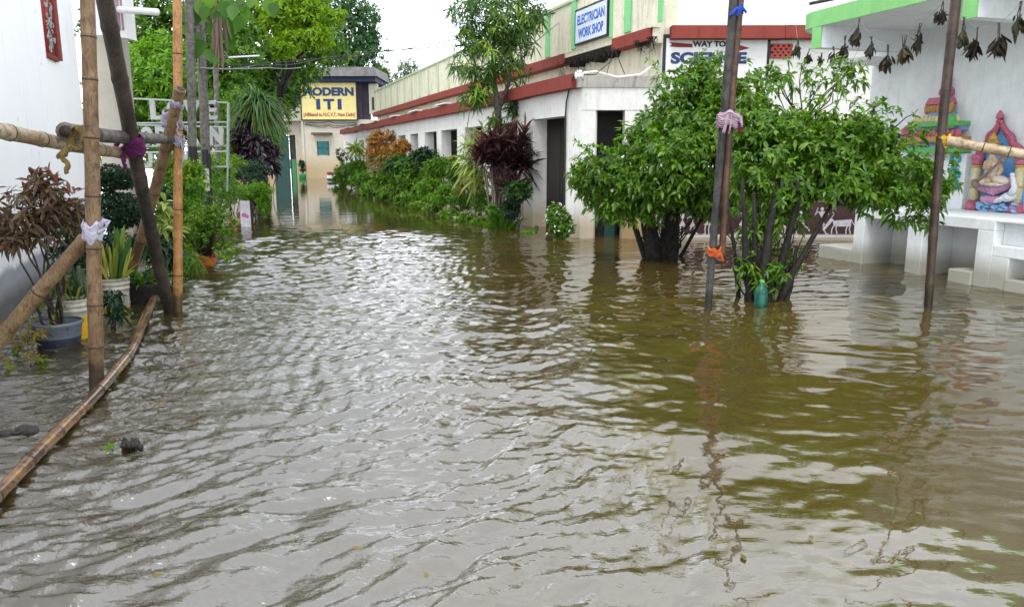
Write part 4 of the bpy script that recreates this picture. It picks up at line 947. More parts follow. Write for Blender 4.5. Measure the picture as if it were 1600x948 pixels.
lashing('cloth_tie', 'mustard cloth rag hanging from the black open rail end', q, Vector((.55, 1.0, -.1)), .075, M['cl_mustard'], 5, 4, .016, [[(-.06, -.06, -.08), (-.09, -.07, -.13), (-.07, -.06, -.19), (-.075, -.06, -.24)], [(-.08, -.05, -.08), (-.12, -.05, -.12), (-.12, -.05, -.14)]], group='cloth ties on the left bamboo')
q = at(283, 163, 7.8)
lashing('cloth_tie', 'small grey cloth band just below the hollow bamboo mouth', at(277, 162, 7.8), Vector((.35, -.4, .9)), .056, M['cl_grey'], 6, 3, .02, group='cloth ties on the left bamboo')

# ================================================================== RIGHT: poles by the trees
b0 = wat(1108, 482); b1 = at(1144, 0, b0.y*.99); PD = (b1-b0).normalized()
pole('wooden_post', 'dark grey upright post in front of the trees, orange cloth low down', b0-PD*.4, ext(b0, b1, .4), .040, .045, M['gpole'], 21, .8, .012, cat='wooden pole', group='posts on the right')
a0 = at(1127, 400, b0.y-.03); a1 = at(1157, 0, b0.y-.07)
pole('bamboo_post', 'reddish brown bamboo lashed beside the dark grey post by the trees', a0, ext(a0, a1, .4), .036, .038, M['b_red'], 22, .62, .012, group='posts on the right')
PD2 = (a1-a0).normalized()
lashing('cloth_tie', 'orange cloth wound round the post just above the water', at(1116, 393, b0.y-.03), PD, .066, M['cl_orange'], 7, 5, .018, [[(.05, -.07, -.03), (.07, -.07, -.07), (.06, -.07, -.09)]], group='cloth ties on the right posts')
lashing('cloth_tie', 'pink and white cloth draped round the paired posts among the leaves', at(1138, 188, b0.y-.1), PD, .10, M['cl_pink'], 8, 6, .025, [[(-.03, -.1, .04), (-.05, -.11, -.04), (-.07, -.1, -.13)], [(.03, -.1, .05), (.09, -.1, .02), (.11, -.1, -.07)], [(0, -.11, .04), (-.01, -.12, -.05), (-.02, -.11, -.14)]], group='cloth ties on the right posts')
lashing('cloth_tie', 'maroon cloth knotted beside the pink and white cloth', at(1147, 190, b0.y-.11), PD2, .048, M['cl_maroon'], 9, 5, .022, [[(.02, -.05, .02), (.05, -.07, -.05), (.05, -.06, -.12)]], group='cloth ties on the right posts')
lashing('cloth_tie', 'blue cloth tied near the top of the reddish bamboo', at(1153, 17, b0.y-.07), PD2, .046, M['cl_blue'], 10, 4, .022, [[(-.04, -.06, .01), (-.07, -.06, -.03), (-.09, -.05, -.06)], [(.05, -.05, 0), (.07, -.05, -.03)]], group='cloth ties on the right posts')
P4a, P4b = wat(1449, 478), at(1494, 0, 8.2)
b0, b1 = P4a, P4b; PD3 = (b1-b0).normalized()
pole('bamboo_post', 'dark brown bamboo post in front of the white shrine, yellow cloth on it', b0-PD3*.4, ext(b0, b1, .4), .042, .054, M['b_brown'], 23, .5, .022, group='posts on the right')
lashing('cloth_tie', 'yellow cloth tying the pale rail to the dark bamboo post', on(P4a, P4b, 219), PD3, .062, M['cl_yellow'], 11, 6, .02, [[(.08, -.07, .02), (.16, -.08, .0), (.15, -.08, -.06), (.13, -.07, -.10)]], group='cloth ties on the right posts')
a0 = at(1479, 219, 8.10); a1 = at(1600, 242, 7.75)
pole('bamboo_rail', 'pale bamboo rail running right from the yellow tie across the niche', a0, ext(a0, a1, 1.6), .048, .062, M['b_pale'], 24, .30, .006)

# ================================================================== hanging dried leaf bundles
def hang(px, y0, y1, Y, w, label, seed):
    top = at(px, y0, Y); bot = at(px, y1, Y); t = thing('leaf_bundle', label, 'leaf bundle', top, 'dried leaf bundles hung under the canopy'); rs = np.random.default_rng(seed); h = top.z-bot.z
    mb = MB(); n = 3; neck = top+Vector((rs.normal(0, .006), 0, -h*.36))
    for i in range(n): mb.tube([top+Vector((rs.normal(0, .012), rs.normal(0, .01), .01)), neck+Vector((rs.normal(0, .012), rs.normal(0, .01), 0)), neck+Vector((rs.normal(0, .03)*w, rs.normal(0, .02), -h*.2))], [.005, .006, .003], 5)
    mb.build('stalks', M['stem'], t)
    tw = rs.normal(0, .16, 2); k = int(rs.integers(9, 30)+14*w); base = np.array(neck)[None]+rs.normal(0, .018, (k, 3))-np.array([0, 0, 1])[None]*rs.random((k, 1))*h*.28
    d = np.stack([rs.normal(0, .36*w, k), rs.normal(0, .30*w, k), -np.ones(k)], 1)+np.array([tw[0], tw[1], 0]); d /= np.linalg.norm(d, axis=1, keepdims=True)
    Ls = (np.array(neck)[2]-h*.0-bot.z)*rs.uniform(.30, 1.0, k); Ls = np.minimum(Ls, base[:, 2]-bot.z)
    mb = MB(); mb.leaves(base, d, Ls, Ls*.20+.012, rs.normal(-.05, .2, k), ((0, .15), (.3, .75), (.6, 1), (.85, .6), (1, .05)), seed, .35, 1.0, rs.normal(size=(k, 3))); mb.build('dry_leaves', L['dried2' if seed % 3 == 0 else 'dried'], t)
    return top
HB = [(1246, 60, 91, 10.6, .8, 'small dried leaf bundle hanging under the rounded green canopy corner'),
 (1265, 77, 100, 10.5, .9, 'dried leaf bundle just below the green beam end'),
 (1283, 84, 102, 10.4, .7, 'tiny dried leaf bundle half hidden above the tree leaves'),
 (1303, 74, 101, 10.3, .7, 'narrow dried leaf bundle above the tree right of the beam end'),
 (1322, 57, 97, 10.1, .8, 'slim dark leaf bundle in front of the white beam'),
 (1343, 29, 76, 10.0, .9, 'plump dark leaf bundle hung high against the white beam'),
 (1332, 95, 126, 10.2, 1.1, 'ragged dark leaf bundle hung lowest, left of the wall corner'),
 (1362, 58, 93, 9.9, 1.0, 'short broad leaf bundle at the shrine wall corner'),
 (1387, 71, 116, 9.7, 1.1, 'long loose dark leaf bundle just right of the wall corner'),
 (1414, 56, 100, 9.5, 1.0, 'brownish open leaf bundle on the shrine wall, second left of the post'),
 (1438, 38, 82, 9.3, .7, 'small compact brown leaf bundle next left of the dark bamboo post'),
 (1474, 4, 40, 9.0, 1.2, 'thick leaf bundle hung at the top left of the dark bamboo post'),
 (1507, 28, 78, 8.8, .8, 'leaf bundle touching the right side of the dark bamboo post'),
 (1527, 44, 95, 8.7, 1.1, 'two part greenish leaf bundle right of the dark bamboo post'),
 (1562, 37, 93, 8.5, 1.1, 'dark leaf bundle with one leaf sticking out sideways, on the right'),
 (1595, 4, 61, 8.3, 1.2, 'large dark leaf bundle at the right edge of the picture')]
tops = [hang(*h, 30+i) for i, h in enumerate(HB)]
mb = MB()
for seq in ((0, 1, 2, 3, 4, 5), (5, 7, 8, 9, 10, 11), (11, 12, 13, 14, 15)):
    for i, j in zip(seq[:-1], seq[1:]):
        a, b = tops[i], tops[j]; mb.tube([a, a.lerp(b, .5)-Vector((0, 0, .012)), b], .0022, 4)
a = tops[6]; mb.tube([a, a.lerp(tops[7], .5)+Vector((0, 0, .10)), tops[7]], .0022, 4)
e = tops[15]; mb.tube([e, e+Vector((.6, -.6, .25))], .0022, 4); a = tops[0]; mb.tube([a, a+Vector((-.02, .1, .28))], .0022, 4)
tag(mb.build('hanging_string', M['greywire'], loc=tops[5]), 'thin grey strings carrying the dried leaf bundles below the canopy', 'string')

# ================================================================== flooded trees in front
ST3 = ((0, .15), (.28, .85), (.6, 1), (1, .05))
def bushtree(label, base, lobes, n, k, leafL, seed, trunks, limbs, flowers=14, extra_lobes=None):
    t = thing('flooded_tree', label, 'tree', base, 'flooded trees'); lobes = pl(lobes)
    p, ax = tips(lobes, n, seed, .25, .25, .22, .42); p, ax = thin(p, ax, seed, -.22)
    sh = np.random.default_rng(seed+8).random(len(p)) < .09; p[sh] += ax[sh]*np.random.default_rng(seed).uniform(.06, .26, (sh.sum(), 1))
    mb = MB(); yl = (np.random.default_rng(seed+2).random(len(p)) < .16) & (ax[:, 2] > .1)
    rosettes(mb, p[~yl], ax[~yl], k, leafL, leafL*.42, 72, .35, seed, ST3, .12, .42, 24)
    my = MB(); rosettes(my, p[yl], ax[yl], k, leafL*.85, leafL*.34, 55, .2, seed+3, ST3, .12, .35, 20); my.build('young_leaves', L['bright'], t)
    q, aq = tips([(l[0], l[1], l[2]-.05, l[3]*.72, l[4]*.8, l[5]*.72) for l in lobes], int(n*.38), seed+21, .7, .1, .2, .2); rosettes(mb, q, aq, k, leafL, leafL*.42, 75, .4, seed+22, ST3, .12, .4, 24)
    if extra_lobes:
        for lb, nn in extra_lobes:
            q, aq = tips(pl([lb]), nn, seed+5, .6, .5, .2, .2); rosettes(mb, q, aq, k, leafL*1.15, leafL*.38, 75, .45, seed+6, ST3, .12); p = np.concatenate([p, q])
    cr = mb.build('crown', L['jas'], t)
    random.seed(seed); mb = MB(); tops_ = []
    for (x, y), (x2, y2), r0, r1 in trunks:
        a = wat(x, y)-Vector((0, 0, .35)); b = at(x2, y2, base[1]); mid = a.lerp(b, .5)+Vector((random.uniform(-.05, .05), random.uniform(-.05, .05), 0))
        mb.tube([a, a.lerp(mid, .6), mid, mid.lerp(b, .5), b], [r0*1.15, r0, r0*.9, (r0+r1)/2, r1], 9, jit=.14); tops_ += [b, mid.lerp(b, .5)]
    tr = mb.build('trunk', M['bark'], t, smooth=True)
    mb = MB(); cen = []
    for i in range(30):                    # tangle of thin dark suckers round the foot
        a = wat(trunks[0][0][0]+random.uniform(-4, 46 if len(trunks) > 5 else 18), trunks[0][0][1])+Vector((0, random.uniform(-.12, .12), -.1)); z = Vector((a.x+random.uniform(-.55, .55), a.y+random.uniform(-.4, .4), random.uniform(.35, 1.15))); limb(mb, a, z, random.uniform(.008, .022), .005, .05, 6, 5, .07)
    for l in lobes:
        c = Vector(l[:3])-Vector((0, 0, l[5]*.3)); s = min(tops_, key=lambda q: (q-c).length); limb(mb, s, c, .035, .016, .08, 6, 6); cen.append(c)
    for i in random.sample(range(len(p)), limbs):
        q = Vector(p[i]); s = min(cen+tops_, key=lambda z: (z-q).length); limb(mb, s, q, .011, .004, .05, 4, 4)
    mb.build('branches', M['bark'], t)
    q, a2 = tips(lobes, flowers, seed+9, 0, .2); mb = MB(); rosettes(mb, q+a2*.06, a2, 5, .030, .020, 75, .0, seed+4); mb.build('flowers', L['flower'], t)
    return t
w1 = wat(1035, 405)
bushtree('left flooded tree with a dense rounded glossy crown on one thick dark trunk', w1,
 [(955, 268, 11.7, .50, .38), (1012, 228, 12, .50, .42), (1068, 170, 12.1, .62, .62), (1120, 230, 11.6, .60, .72), (1020, 300, 11.5, .60, .36), (1105, 130, 12.2, .42, .30), (926, 280, 11.9, .32, .26), (1110, 310, 11.7, .62, .30), (1140, 150, 11.9, .42, .5), (1060, 250, 11.2, .6, .5), (950, 300, 11.9, .4, .28)],
 3300, 7, .088, 51, [((1033, 405), (1000, 268), .135, .05), ((1043, 405), (1062, 258), .145, .055), ((1022, 404), (975, 300), .05, .03), ((1048, 398), (1095, 345), .035, .02)], 130, 16,
 [((1100, 103, 12.2, .34, .20), 40), ((960, 325, 11.8, .40, .24), 110), ((1005, 335, 11.6, .35, .16), 40), ((905, 268, 11.9, .2, .25), 30)])
w2 = wat(1187, 466)
bushtree('right flooded tree with a wide low crown and several dark stems in the water', w2,
 [(1225, 262, 9.0, .56, .55), (1300, 232, 9.1, .60, .40), (1362, 215, 9.1, .46, .36), (1400, 272, 8.9, .52, .42), (1290, 285, 8.8, .60, .27), (1180, 235, 9.3, .40, .52), (1448, 290, 9.0, .28, .26), (1365, 300, 8.8, .50, .18), (1200, 330, 8.9, .40, .22), (1255, 200, 9.4, .45, .25)],
 3000, 7, .077, 52, [((1168, 463), (1178, 300), .042, .018), ((1185, 468), (1215, 290), .06, .02), ((1208, 466), (1250, 300), .05, .018), ((1200, 467), (1300, 318), .04, .016), ((1178, 467), (1160, 280), .04, .016), ((1190, 467), (1192, 390), .13, .05), ((1160, 462), (1135, 300), .025, .014), ((1218, 466), (1245, 385), .035, .015), ((1195, 467), (1165, 372), .05, .02)], 130, 8,
 [((1215, 118, 9.6, .42, .26), 34), ((1290, 125, 9.5, .50, .28), 44), ((1180, 165, 9.5, .35, .35), 42), ((1330, 110, 9.4, .30, .18), 14), ((1168, 420, 8.6, .17, .20), 26), ((1208, 430, 8.5, .20, .18), 30), ((1190, 365, 8.8, .28, .16), 60), ((1462, 330, 8.9, .16, .16), 14), ((1235, 400, 8.8, .18, .2), 16), ((1420, 345, 8.8, .3, .1), 16)])
t = thing('plastic_bottle', 'teal green plastic bottle floating at the foot of the right flooded tree', 'bottle', wat(1188, 482))
c = wat(1188, 482, -.04)
mb = MB(); mb.lathe(c, [(.065, 0), (.07, .05), (.07, .16), (.066, .175), (.07, .19), (.055, .23), (.025, .26), (.022, .29)], 16); mb.build('bottle_body', M['bottle'], t, smooth=True)
mb = MB(); mb.lathe(c+Vector((0, 0, .29)), [(.026, 0), (.026, .025)], 12); mb.build('cap', M['g_green'], t)

# ================================================================== LEFT: potted plants and shrubs
SNK = ((0, .7), (.3, .9), (.65, 1), (.9, .6), (1, .08))
def potthing(name, label, c, prof, m, soilz, soilr, cat='potted plant', group='potted plants by the white wall', band=None, pot='pot'):
    t = thing(name, label, cat, c, group); c = Vector(c); mb = MB(); mb.lathe(c, prof, 28, closed=False)
    inner = [(r-.012, z) for r, z in reversed(prof)]; mb.lathe(c, [(prof[-1][0], prof[-1][1])]+inner[:1], 28, False); mb.lathe(c, inner, 28, False)
    p = mb.build(pot, m, t, smooth=True)
    mb = MB(); mb.lathe(c+Vector((0, 0, soilz)), [(soilr, 0), (soilr*.5, .02), (.01, .03)], 20); mb.build('soil', M['soil'], p)
    if band:
        mb = MB(); mb.lathe(c, band[0], 28, closed=False); mb.build('painted_band', band[1], p, smooth=True)
    return t, p
def blades(mb, c, n, h, w, lean, seed, r=.06, st=SNK, droop=.1, fold=.15):
    rs = np.random.default_rng(seed); an = rs.random(n)*6.28; rr = r*np.sqrt(rs.random(n)); base = np.array(c)[None]+np.stack([np.cos(an)*rr, np.sin(an)*rr, np.zeros(n)], 1)
    ln = np.abs(rs.normal(0, lean, n)); d = np.stack([np.cos(an)*ln, np.sin(an)*ln, np.ones(n)], 1)
    nr = rs.normal(size=(n, 3)); nr[:, 2] *= .1
    mb.leaves(base, d, h*rs.uniform(.55, 1.05, n), w*rs.uniform(.7, 1.2, n), droop, st, seed, fold, .2, nr)
# tub with the bronze croton
c = wat(94, 549, -.08)
t, pot_ = potthing('potted_croton', 'bronze and red leaved shrub growing from a grey blue tub by the white wall', c, [(.150, 0), (.165, .07), (.190, .23), (.205, .245), (.210, .262), (.203, .275)], M['tub'], .19, .178, pot='tub')
mb = MB(); mb.lathe(c, [(.1665, .06), (.1705, .10), (.176, .128), (.1755, .14), (.178, .135)], 28, closed=False); mb.build('wet_line', M['tubdark'], pot_, smooth=True)
lb = pl([(62, 318, 6.25, .26, .20), (40, 350, 6.2, .27, .15), (85, 342, 6.3, .20, .15), (72, 285, 6.3, .14, .12), (15, 350, 6.15, .16, .12), (112, 330, 6.35, .13, .10), (28, 372, 6.1, .16, .07)])
p, ax = tips(lb, 170, 61, .3, .5, .3, .3); mb = MB(); rosettes(mb, p, ax, 7, .105, .024, 74, .3, 61, ((0, .2), (.3, .9), (.65, 1), (1, .05)), .2, .3, 22); mb.build('foliage', L['croton'], t)
q = np.array([at(x, y, 6.25) for x, y in ((52, 268), (70, 262), (82, 276), (60, 280), (115, 296), (95, 318), (8, 345), (45, 300), (75, 300), (108, 300))]); mb = MB(); rosettes(mb, q, unit(len(q), np.random.default_rng(3))*.4+np.array([0, 0, 1]), 5, .12, .03, 60, .1, 62, ((0, .2), (.3, .9), (.65, 1), (1, .05)), .2); mb.build('red_leaves', L['crotonred'], t)
mb = MB(); random.seed(6)
for x, y in ((20, 345), (40, 370), (62, 330), (85, 350), (110, 335), (30, 392), (70, 300), (55, 360)): limb(mb, c+Vector((random.uniform(-.06, .06), random.uniform(-.04, .04), .17)), at(x, y, 6.22), .012, .006, -.02, 7, 5, .035)
mb.build('stems', M['stem'], t)
mb = MB(); p = np.array(c)+np.array([0, 0, .22])+np.random.default_rng(4).normal(0, 1, (40, 3))*np.array([.08, .08, .025]); rosettes(mb, p, np.tile([[0, 0, 1.]], (40, 1)), 5, .05, .014, 60, .2, 5); mb.build('weeds', L['mid'], t)
# bucket with cut succulents
c = wat(121, 527, -.05)
BK = [(.128, 0), (.142, .20), (.150, .26), (.156, .262), (.156, .278), (.151, .28), (.153, .305), (.160, .307), (.160, .323), (.155, .325), (.157, .35), (.164, .353), (.164, .372)]
t, b = potthing('potted_succulent', 'thick stemmed green succulent in a yellow and white paint bucket behind the nearest post', c, BK, M['bucket'], .33, .14, band=([(.1295, .004), (.1445, .215)], M['byellow']), pot='bucket')
mb = MB(); mb.fbox(Frame(c.x, c.y, 1, 0), -.02, .06, -.146, -.143, .13, .20); mb.build('label_patch', M['bucket'], b)
mb = MB(); rs = random.Random(5)
for x, y0, h, r in ((100, 462, .22, .016), (108, 462, .30, .020), (118, 463, .20, .022), (127, 462, .27, .018), (136, 462, .24, .016), (112, 462, .34, .014), (123, 462, .33, .013)):
    q = at(x, y0, c.y+rs.uniform(-.06, .06)); mb.tube([q, q+Vector((rs.uniform(-.02, .02), 0, h*.5)), q+Vector((rs.uniform(-.04, .04), 0, h)), q+Vector((rs.uniform(-.04, .04), 0, h*1.03))], [r, r*1.05, r*.95, r*.3], 8)
mb.build('stems', plain('dull_green_stem', (.055, .10, .04), .5, .4, 30), t, smooth=True)
mb = MB(); blades(mb, (c.x, c.y, c.z+.33), 16, .42, .022, .45, 8, .10, droop=.35); mb.build('leaves', L['snake'], t)
# bucket with yellow edged snake plant
c = wat(183, 492, -.06)
t, b = potthing('potted_snake_plant', 'yellow edged snake plant in a ridged white bucket with a yellow base', c, [(r*.94, z*1.08) for r, z in BK], M['bucket'], .36, .135, band=([(.122, .004), (.1275, .10)], M['byellow']), pot='bucket')
mb = MB(); blades(mb, (c.x, c.y, c.z+.36), 30, .58, .058, .26, 12, .11, droop=.02); mb.build('green_leaves', L['snake'], t)
mb = MB(); blades(mb, (c.x, c.y, c.z+.36), 34, .56, .034, .5, 13, .12, droop=.18); mb.build('yellow_leaves', L['snakey'], t)
# dark clump between the buckets
c = wat(176, 505)
plant('dark_leafy_plant', 'low dark leaved plant standing in water right of the nearest post', 'plant', c, pl([(176, 470, 7.2, .11, .13), (184, 490, 7.15, .06, .07)]), 34, 6, .10, .03, L['dark'], 71, 70, .5, stems=6, sr=.006)
c = wat(226, 476, -.06)
t, b = potthing('potted_spider_plant', 'grassy green plant in a dark brown pot behind the dark leaning pole', c, [(.13, 0), (.16, .2), (.18, .22), (.18, .25)], M['blackpot'], .2, .15)
mb = MB(); blades(mb, (c.x, c.y, c.z+.22), 120, .48, .018, .7, 14, .12, ((0, .6), (.4, 1), (.8, .6), (1, .05)), .55, .1); mb.build('leaves', L['mid'], t)
mb = MB(); p, ax = tips([(c.x, c.y, c.z+.25, .2, .2, .14)], 40, 15); rosettes(mb, p, ax, 6, .12, .03, 70, .4, 16); mb.build('lower_leaves', L['dark'], t)
# topiary
c = Vector((at(180, 330, 9.6).x, 9.6, 0))
t = thing('clipped_topiary', 'dark green two tiered clipped bush in front of the cement pillar', 'shrub', c)
mb = MB(); p, ax = tips(pl([(178, 276, 9.6, .25, .15), (164, 284, 9.6, .16, .13), (196, 280, 9.6, .16, .13)]), 900, 72, .1, .2, .1, .08); rosettes(mb, p, ax, 5, .035, .02, 65, .1, 72); mb.build('upper_tier', L['dark'], t)
mb = MB(); p, ax = tips(pl([(182, 328, 9.55, .31, .23), (165, 335, 9.5, .2, .22), (205, 330, 9.6, .16, .2)]), 1500, 73, .1, .2, .1, .08); rosettes(mb, p, ax, 5, .035, .02, 65, .1, 73); mb.build('lower_tier', L['dark'], t)
mb = MB(); mb.tube([c-Vector((0, 0, .3)), c+Vector((.02, 0, .5)), c+Vector((0, 0, 1.3))], [.04, .035, .02], 7); mb.build('trunk', M['bark'], t)
plant('dark_shrub', 'dark green shrub between the bronze plant and the topiary', 'shrub', Vector((at(115, 380, 7.9).x, 7.9, 0)), pl([(122, 350, 7.9, .20, .26), (110, 395, 7.8, .22, .22), (100, 330, 8, .12, .14), (150, 390, 8.8, .25, .2), (190, 385, 8.9, .25, .22)]), 420, 6, .085, .03, L['dark'], 74, stems=8)
plant('wall_weeds', 'straggling dull weeds in the water along the damp wall base', 'weeds', wat(50, 520), pl([(45, 515, 6.2, .24, .12), (75, 485, 6.5, .2, .13), (20, 530, 5.9, .2, .08), (95, 440, 6.9, .14, .2), (35, 555, 5.8, .2, .04)]), 130, 6, .05, .020, L['ochre'], 75, extra=(L['mid'], .5), stems=16, sr=.004)
plant('variegated_plant', 'yellow edged broad leaves between the dark leaning pole and orange post', 'plant', Vector((at(255, 340, 10).x, 10, 0)), pl([(250, 325, 10, .15, .18), (262, 355, 9.9, .14, .16)]), 20, 6, .20, .055, L['varieg'], 76, 65, .55, ((0, .1), (.3, .8), (.6, 1), (1, .05)), 5, fold=.15)
plant('dark_croton', 'blackish green plant low between the leaning pole and the orange post', 'plant', Vector((at(240, 390, 9.6).x, 9.7, 0)), pl([(240, 385, 9.7, .2, .25), (262, 390, 9.8, .2, .22), (228, 350, 9.8, .12, .2), (262, 320, 10.3, .14, .22)]), 90, 6, .16, .05, L['dark'], 77, 65, .5, stems=6)
plant('bright_shrub', 'bright yellow green leafy shrub just right of the orange post', 'shrub', Vector((at(295, 360, 12.6).x, 12.6, 0)), pl([(292, 300, 12.6, .28, .30), (303, 340, 12.4, .24, .28), (276, 268, 12.9, .30, .22), (308, 275, 13, .14, .24), (262, 255, 13.1, .2, .18)]), 620, 6, .095, .034, L['bright'], 78, 60, .35, stems=8, extra=(L['yellowish'], .55), bump=.3)
c = wat(322, 416, -.05)
t, b = potthing('potted_jasmine', 'small leaved bush in a broken orange plastic basket standing in the flood', c, [(.13, 0), (.16, .14), (.175, .15), (.178, .172)], M['orangep'], .12, .14, pot='basket')
lb = pl([(325, 365, 11.2, .30, .24), (348, 350, 11.2, .20, .20), (300, 370, 11.3, .22, .2), (358, 392, 11, .16, .14), (335, 330, 11.3, .16, .14), (312, 345, 11.3, .2, .2)])
p, ax = tips(lb, 330, 79, .5, .5, .3, .3); mb = MB(); rosettes(mb, p, ax, 6, .062, .026, 60, .2, 79); mb.build('foliage', L['mid'], t)
q = np.random.default_rng(5).random(len(p)) < .25; mb = MB(); rosettes(mb, p[q]+ax[q]*.04, ax[q], 5, .06, .026, 55, .1, 80); mb.build('pale_leaves', L['yellowish'], t)
mb = MB(); random.seed(9)
for i in random.sample(range(len(p)), 40): limb(mb, c+Vector((random.uniform(-.05, .05), random.uniform(-.05, .05), .12)), p[i], .012, .004, .04, 5, 5)
mb.build('stems', M['stem'], t)
plant('yellow_croton', 'yellow speckled leafy shrub behind the potted bush in the orange basket', 'shrub', Vector((at(300, 390, 12).x, 12, 0)), pl([(310, 345, 12, .18, .18), (300, 370, 11.9, .22, .18), (285, 395, 11.6, .2, .15)]), 120, 6, .11, .035, L['yellowish'], 81, 65, .4, stems=5)
plant('drooping_grass_plant', 'thin green grassy leaves at the foot of the orange post', 'plant', wat(293, 425), pl([(290, 405, 10.5, .25, .12), (262, 400, 10, .2, .15)]), 70, 8, .22, .012, L['mid'], 82, 60, .6, ((0, .7), (.5, 1), (1, .05)), 0)

# hedge, poster and orange plank at the end of the left bed
plant('clipped_hedge', 'green hedge with bright new leaves spilling down to the water', 'hedge', wat(395, 333), pl([(352, 255, 20.5, .50, .30), (335, 262, 20, .4, .28), (388, 300, 19.2, .52, .17), (407, 300, 19.0, .27, .25), (413, 318, 18.8, .16, .30), (372, 300, 19.4, .5, .2)]), 1100, 6, .085, .032, L['bright'], 83, 60, .25, stems=10, bump=.25, extra=(L['yellowish'], .18), up=.5)
plant('dark_hedge', 'dark green hedge bush behind the bright spilling hedge', 'hedge', wat(365, 332), pl([(355, 290, 20.6, .62, .45), (385, 275, 21.5, .5, .4), (400, 265, 22, .4, .3), (340, 310, 20, .45, .35), (398, 318, 19.6, .28, .3)]), 800, 6, .09, .034, L['dark'], 84, 60, .25, stems=8)
plant('low_hedge', 'mid green bushes under the palm trunks', 'hedge', wat(320, 345), pl([(315, 285, 17, .5, .4), (340, 300, 18, .5, .4), (338, 272, 18.5, .5, .34), (300, 278, 16, .4, .34), (318, 262, 16.9, .3, .2), (325, 325, 15.5, .4, .25), (285, 300, 15.5, .5, .5)]), 900, 6, .09, .034, L['mid'], 85, 60, .25, stems=8)
t = thing('poster_board', 'small faded poster board with a pink print at the hedge foot', 'sign', wat(384, 345))
p0 = at(376, 344, 17.6); p1 = at(390, 314, 17.6)
mb = MB(); mb.box(p0.x, p1.x, 17.6, 17.63, -.1, p1.z); mb.build('board', M['poster'], t)
mb = MB(); mb.ell(((p0.x+p1.x)/2-.03, 17.595, p1.z*.45), (.06, .004, .05)); mb.ell(((p0.x+p1.x)/2+.04, 17.595, p1.z*.40), (.04, .004, .04)); mb.build('pink_print', M['pinkp'], t)
mb = MB(); mb.box(p1.x+.003, p1.x+.05, 17.59, 17.64, -.2, p1.z+.02); mb.build('side_post', M['bark'], t)
t = thing('orange_plank', 'orange painted planks floating beside the poster board', 'plank', wat(378, 352))
mb = MB(); a = wat(358, 353); b = wat(396, 350.5)
for k, (o, z) in enumerate(((0, .07), (.18, .05), (.33, .09))):
    d = (b-a).normalized(); f = Frame(a.x, a.y+o, d.x, d.y); mb.fbox(f, .0+k*.05, (b-a).length-.06*k, -.06, .06, z-.03, z+.03)
bevel(mb.build('planks', M['orangewood'], t), .006)

# palms, vine, LOVE sign
t = thing('love_sign', 'white metal frame with the letters LOVE MODERN behind the palm trunks', 'sign', (at(275, 230, 17).x, 17, 0))
YL = 17.0
def fr(mb, x0, y0, x1, y1, r=.020): mb.tube([at(x0, y0, YL), at(x1, y1, YL)], r, 6)
mb = MB()
fr(mb, 196, 152, 193, 262, .03); fr(mb, 357, 160, 356, 262, .03); fr(mb, 196, 154, 357, 161); fr(mb, 196, 193, 357, 191, .018); fr(mb, 196, 195, 357, 199, .018); fr(mb, 196, 229, 357, 228, .022); fr(mb, 196, 239, 357, 237, .022); fr(mb, 196, 262, 357, 261, .022); fr(mb, 202, 262, 202, 345, .02); fr(mb, 356, 262, 355, 300, .02)
mb.build('frame', M['shadewhite'], t)
def let(ch, x, y0, y1, w):
    o = at(x, y0, YL-.03); h = at(x, y1, YL-.03).z-o.z; sc_ = at(x+w, y0, YL).x-at(x, y0, YL).x
    text_part('letter', ch, M['shadewhite'], t, o, (1, 0, 0), (0, 0, 1), sc_, h, .03, .06 if ch not in 'LTE' else .03)
for ch, x, w in (('L', 247, 21), ('O', 273, 21), ('V', 301, 26), ('E', 331, 17)): let(ch, x, 187, 157, w)
for ch, x, w in (('M', 207, 21), ('O', 231, 18), ('D', 255, 20), ('E', 279, 17), ('R', 304, 18), ('N', 339, 22)): let(ch, x, 227, 198, w)
for ch, x, w in (('I', 237, 6), ('T', 264, 20), ('I', 292, 6)): let(ch, x, 261, 240, w)
SCAR = plain('pale_leaf_scar', (.17, .16, .14), .8)
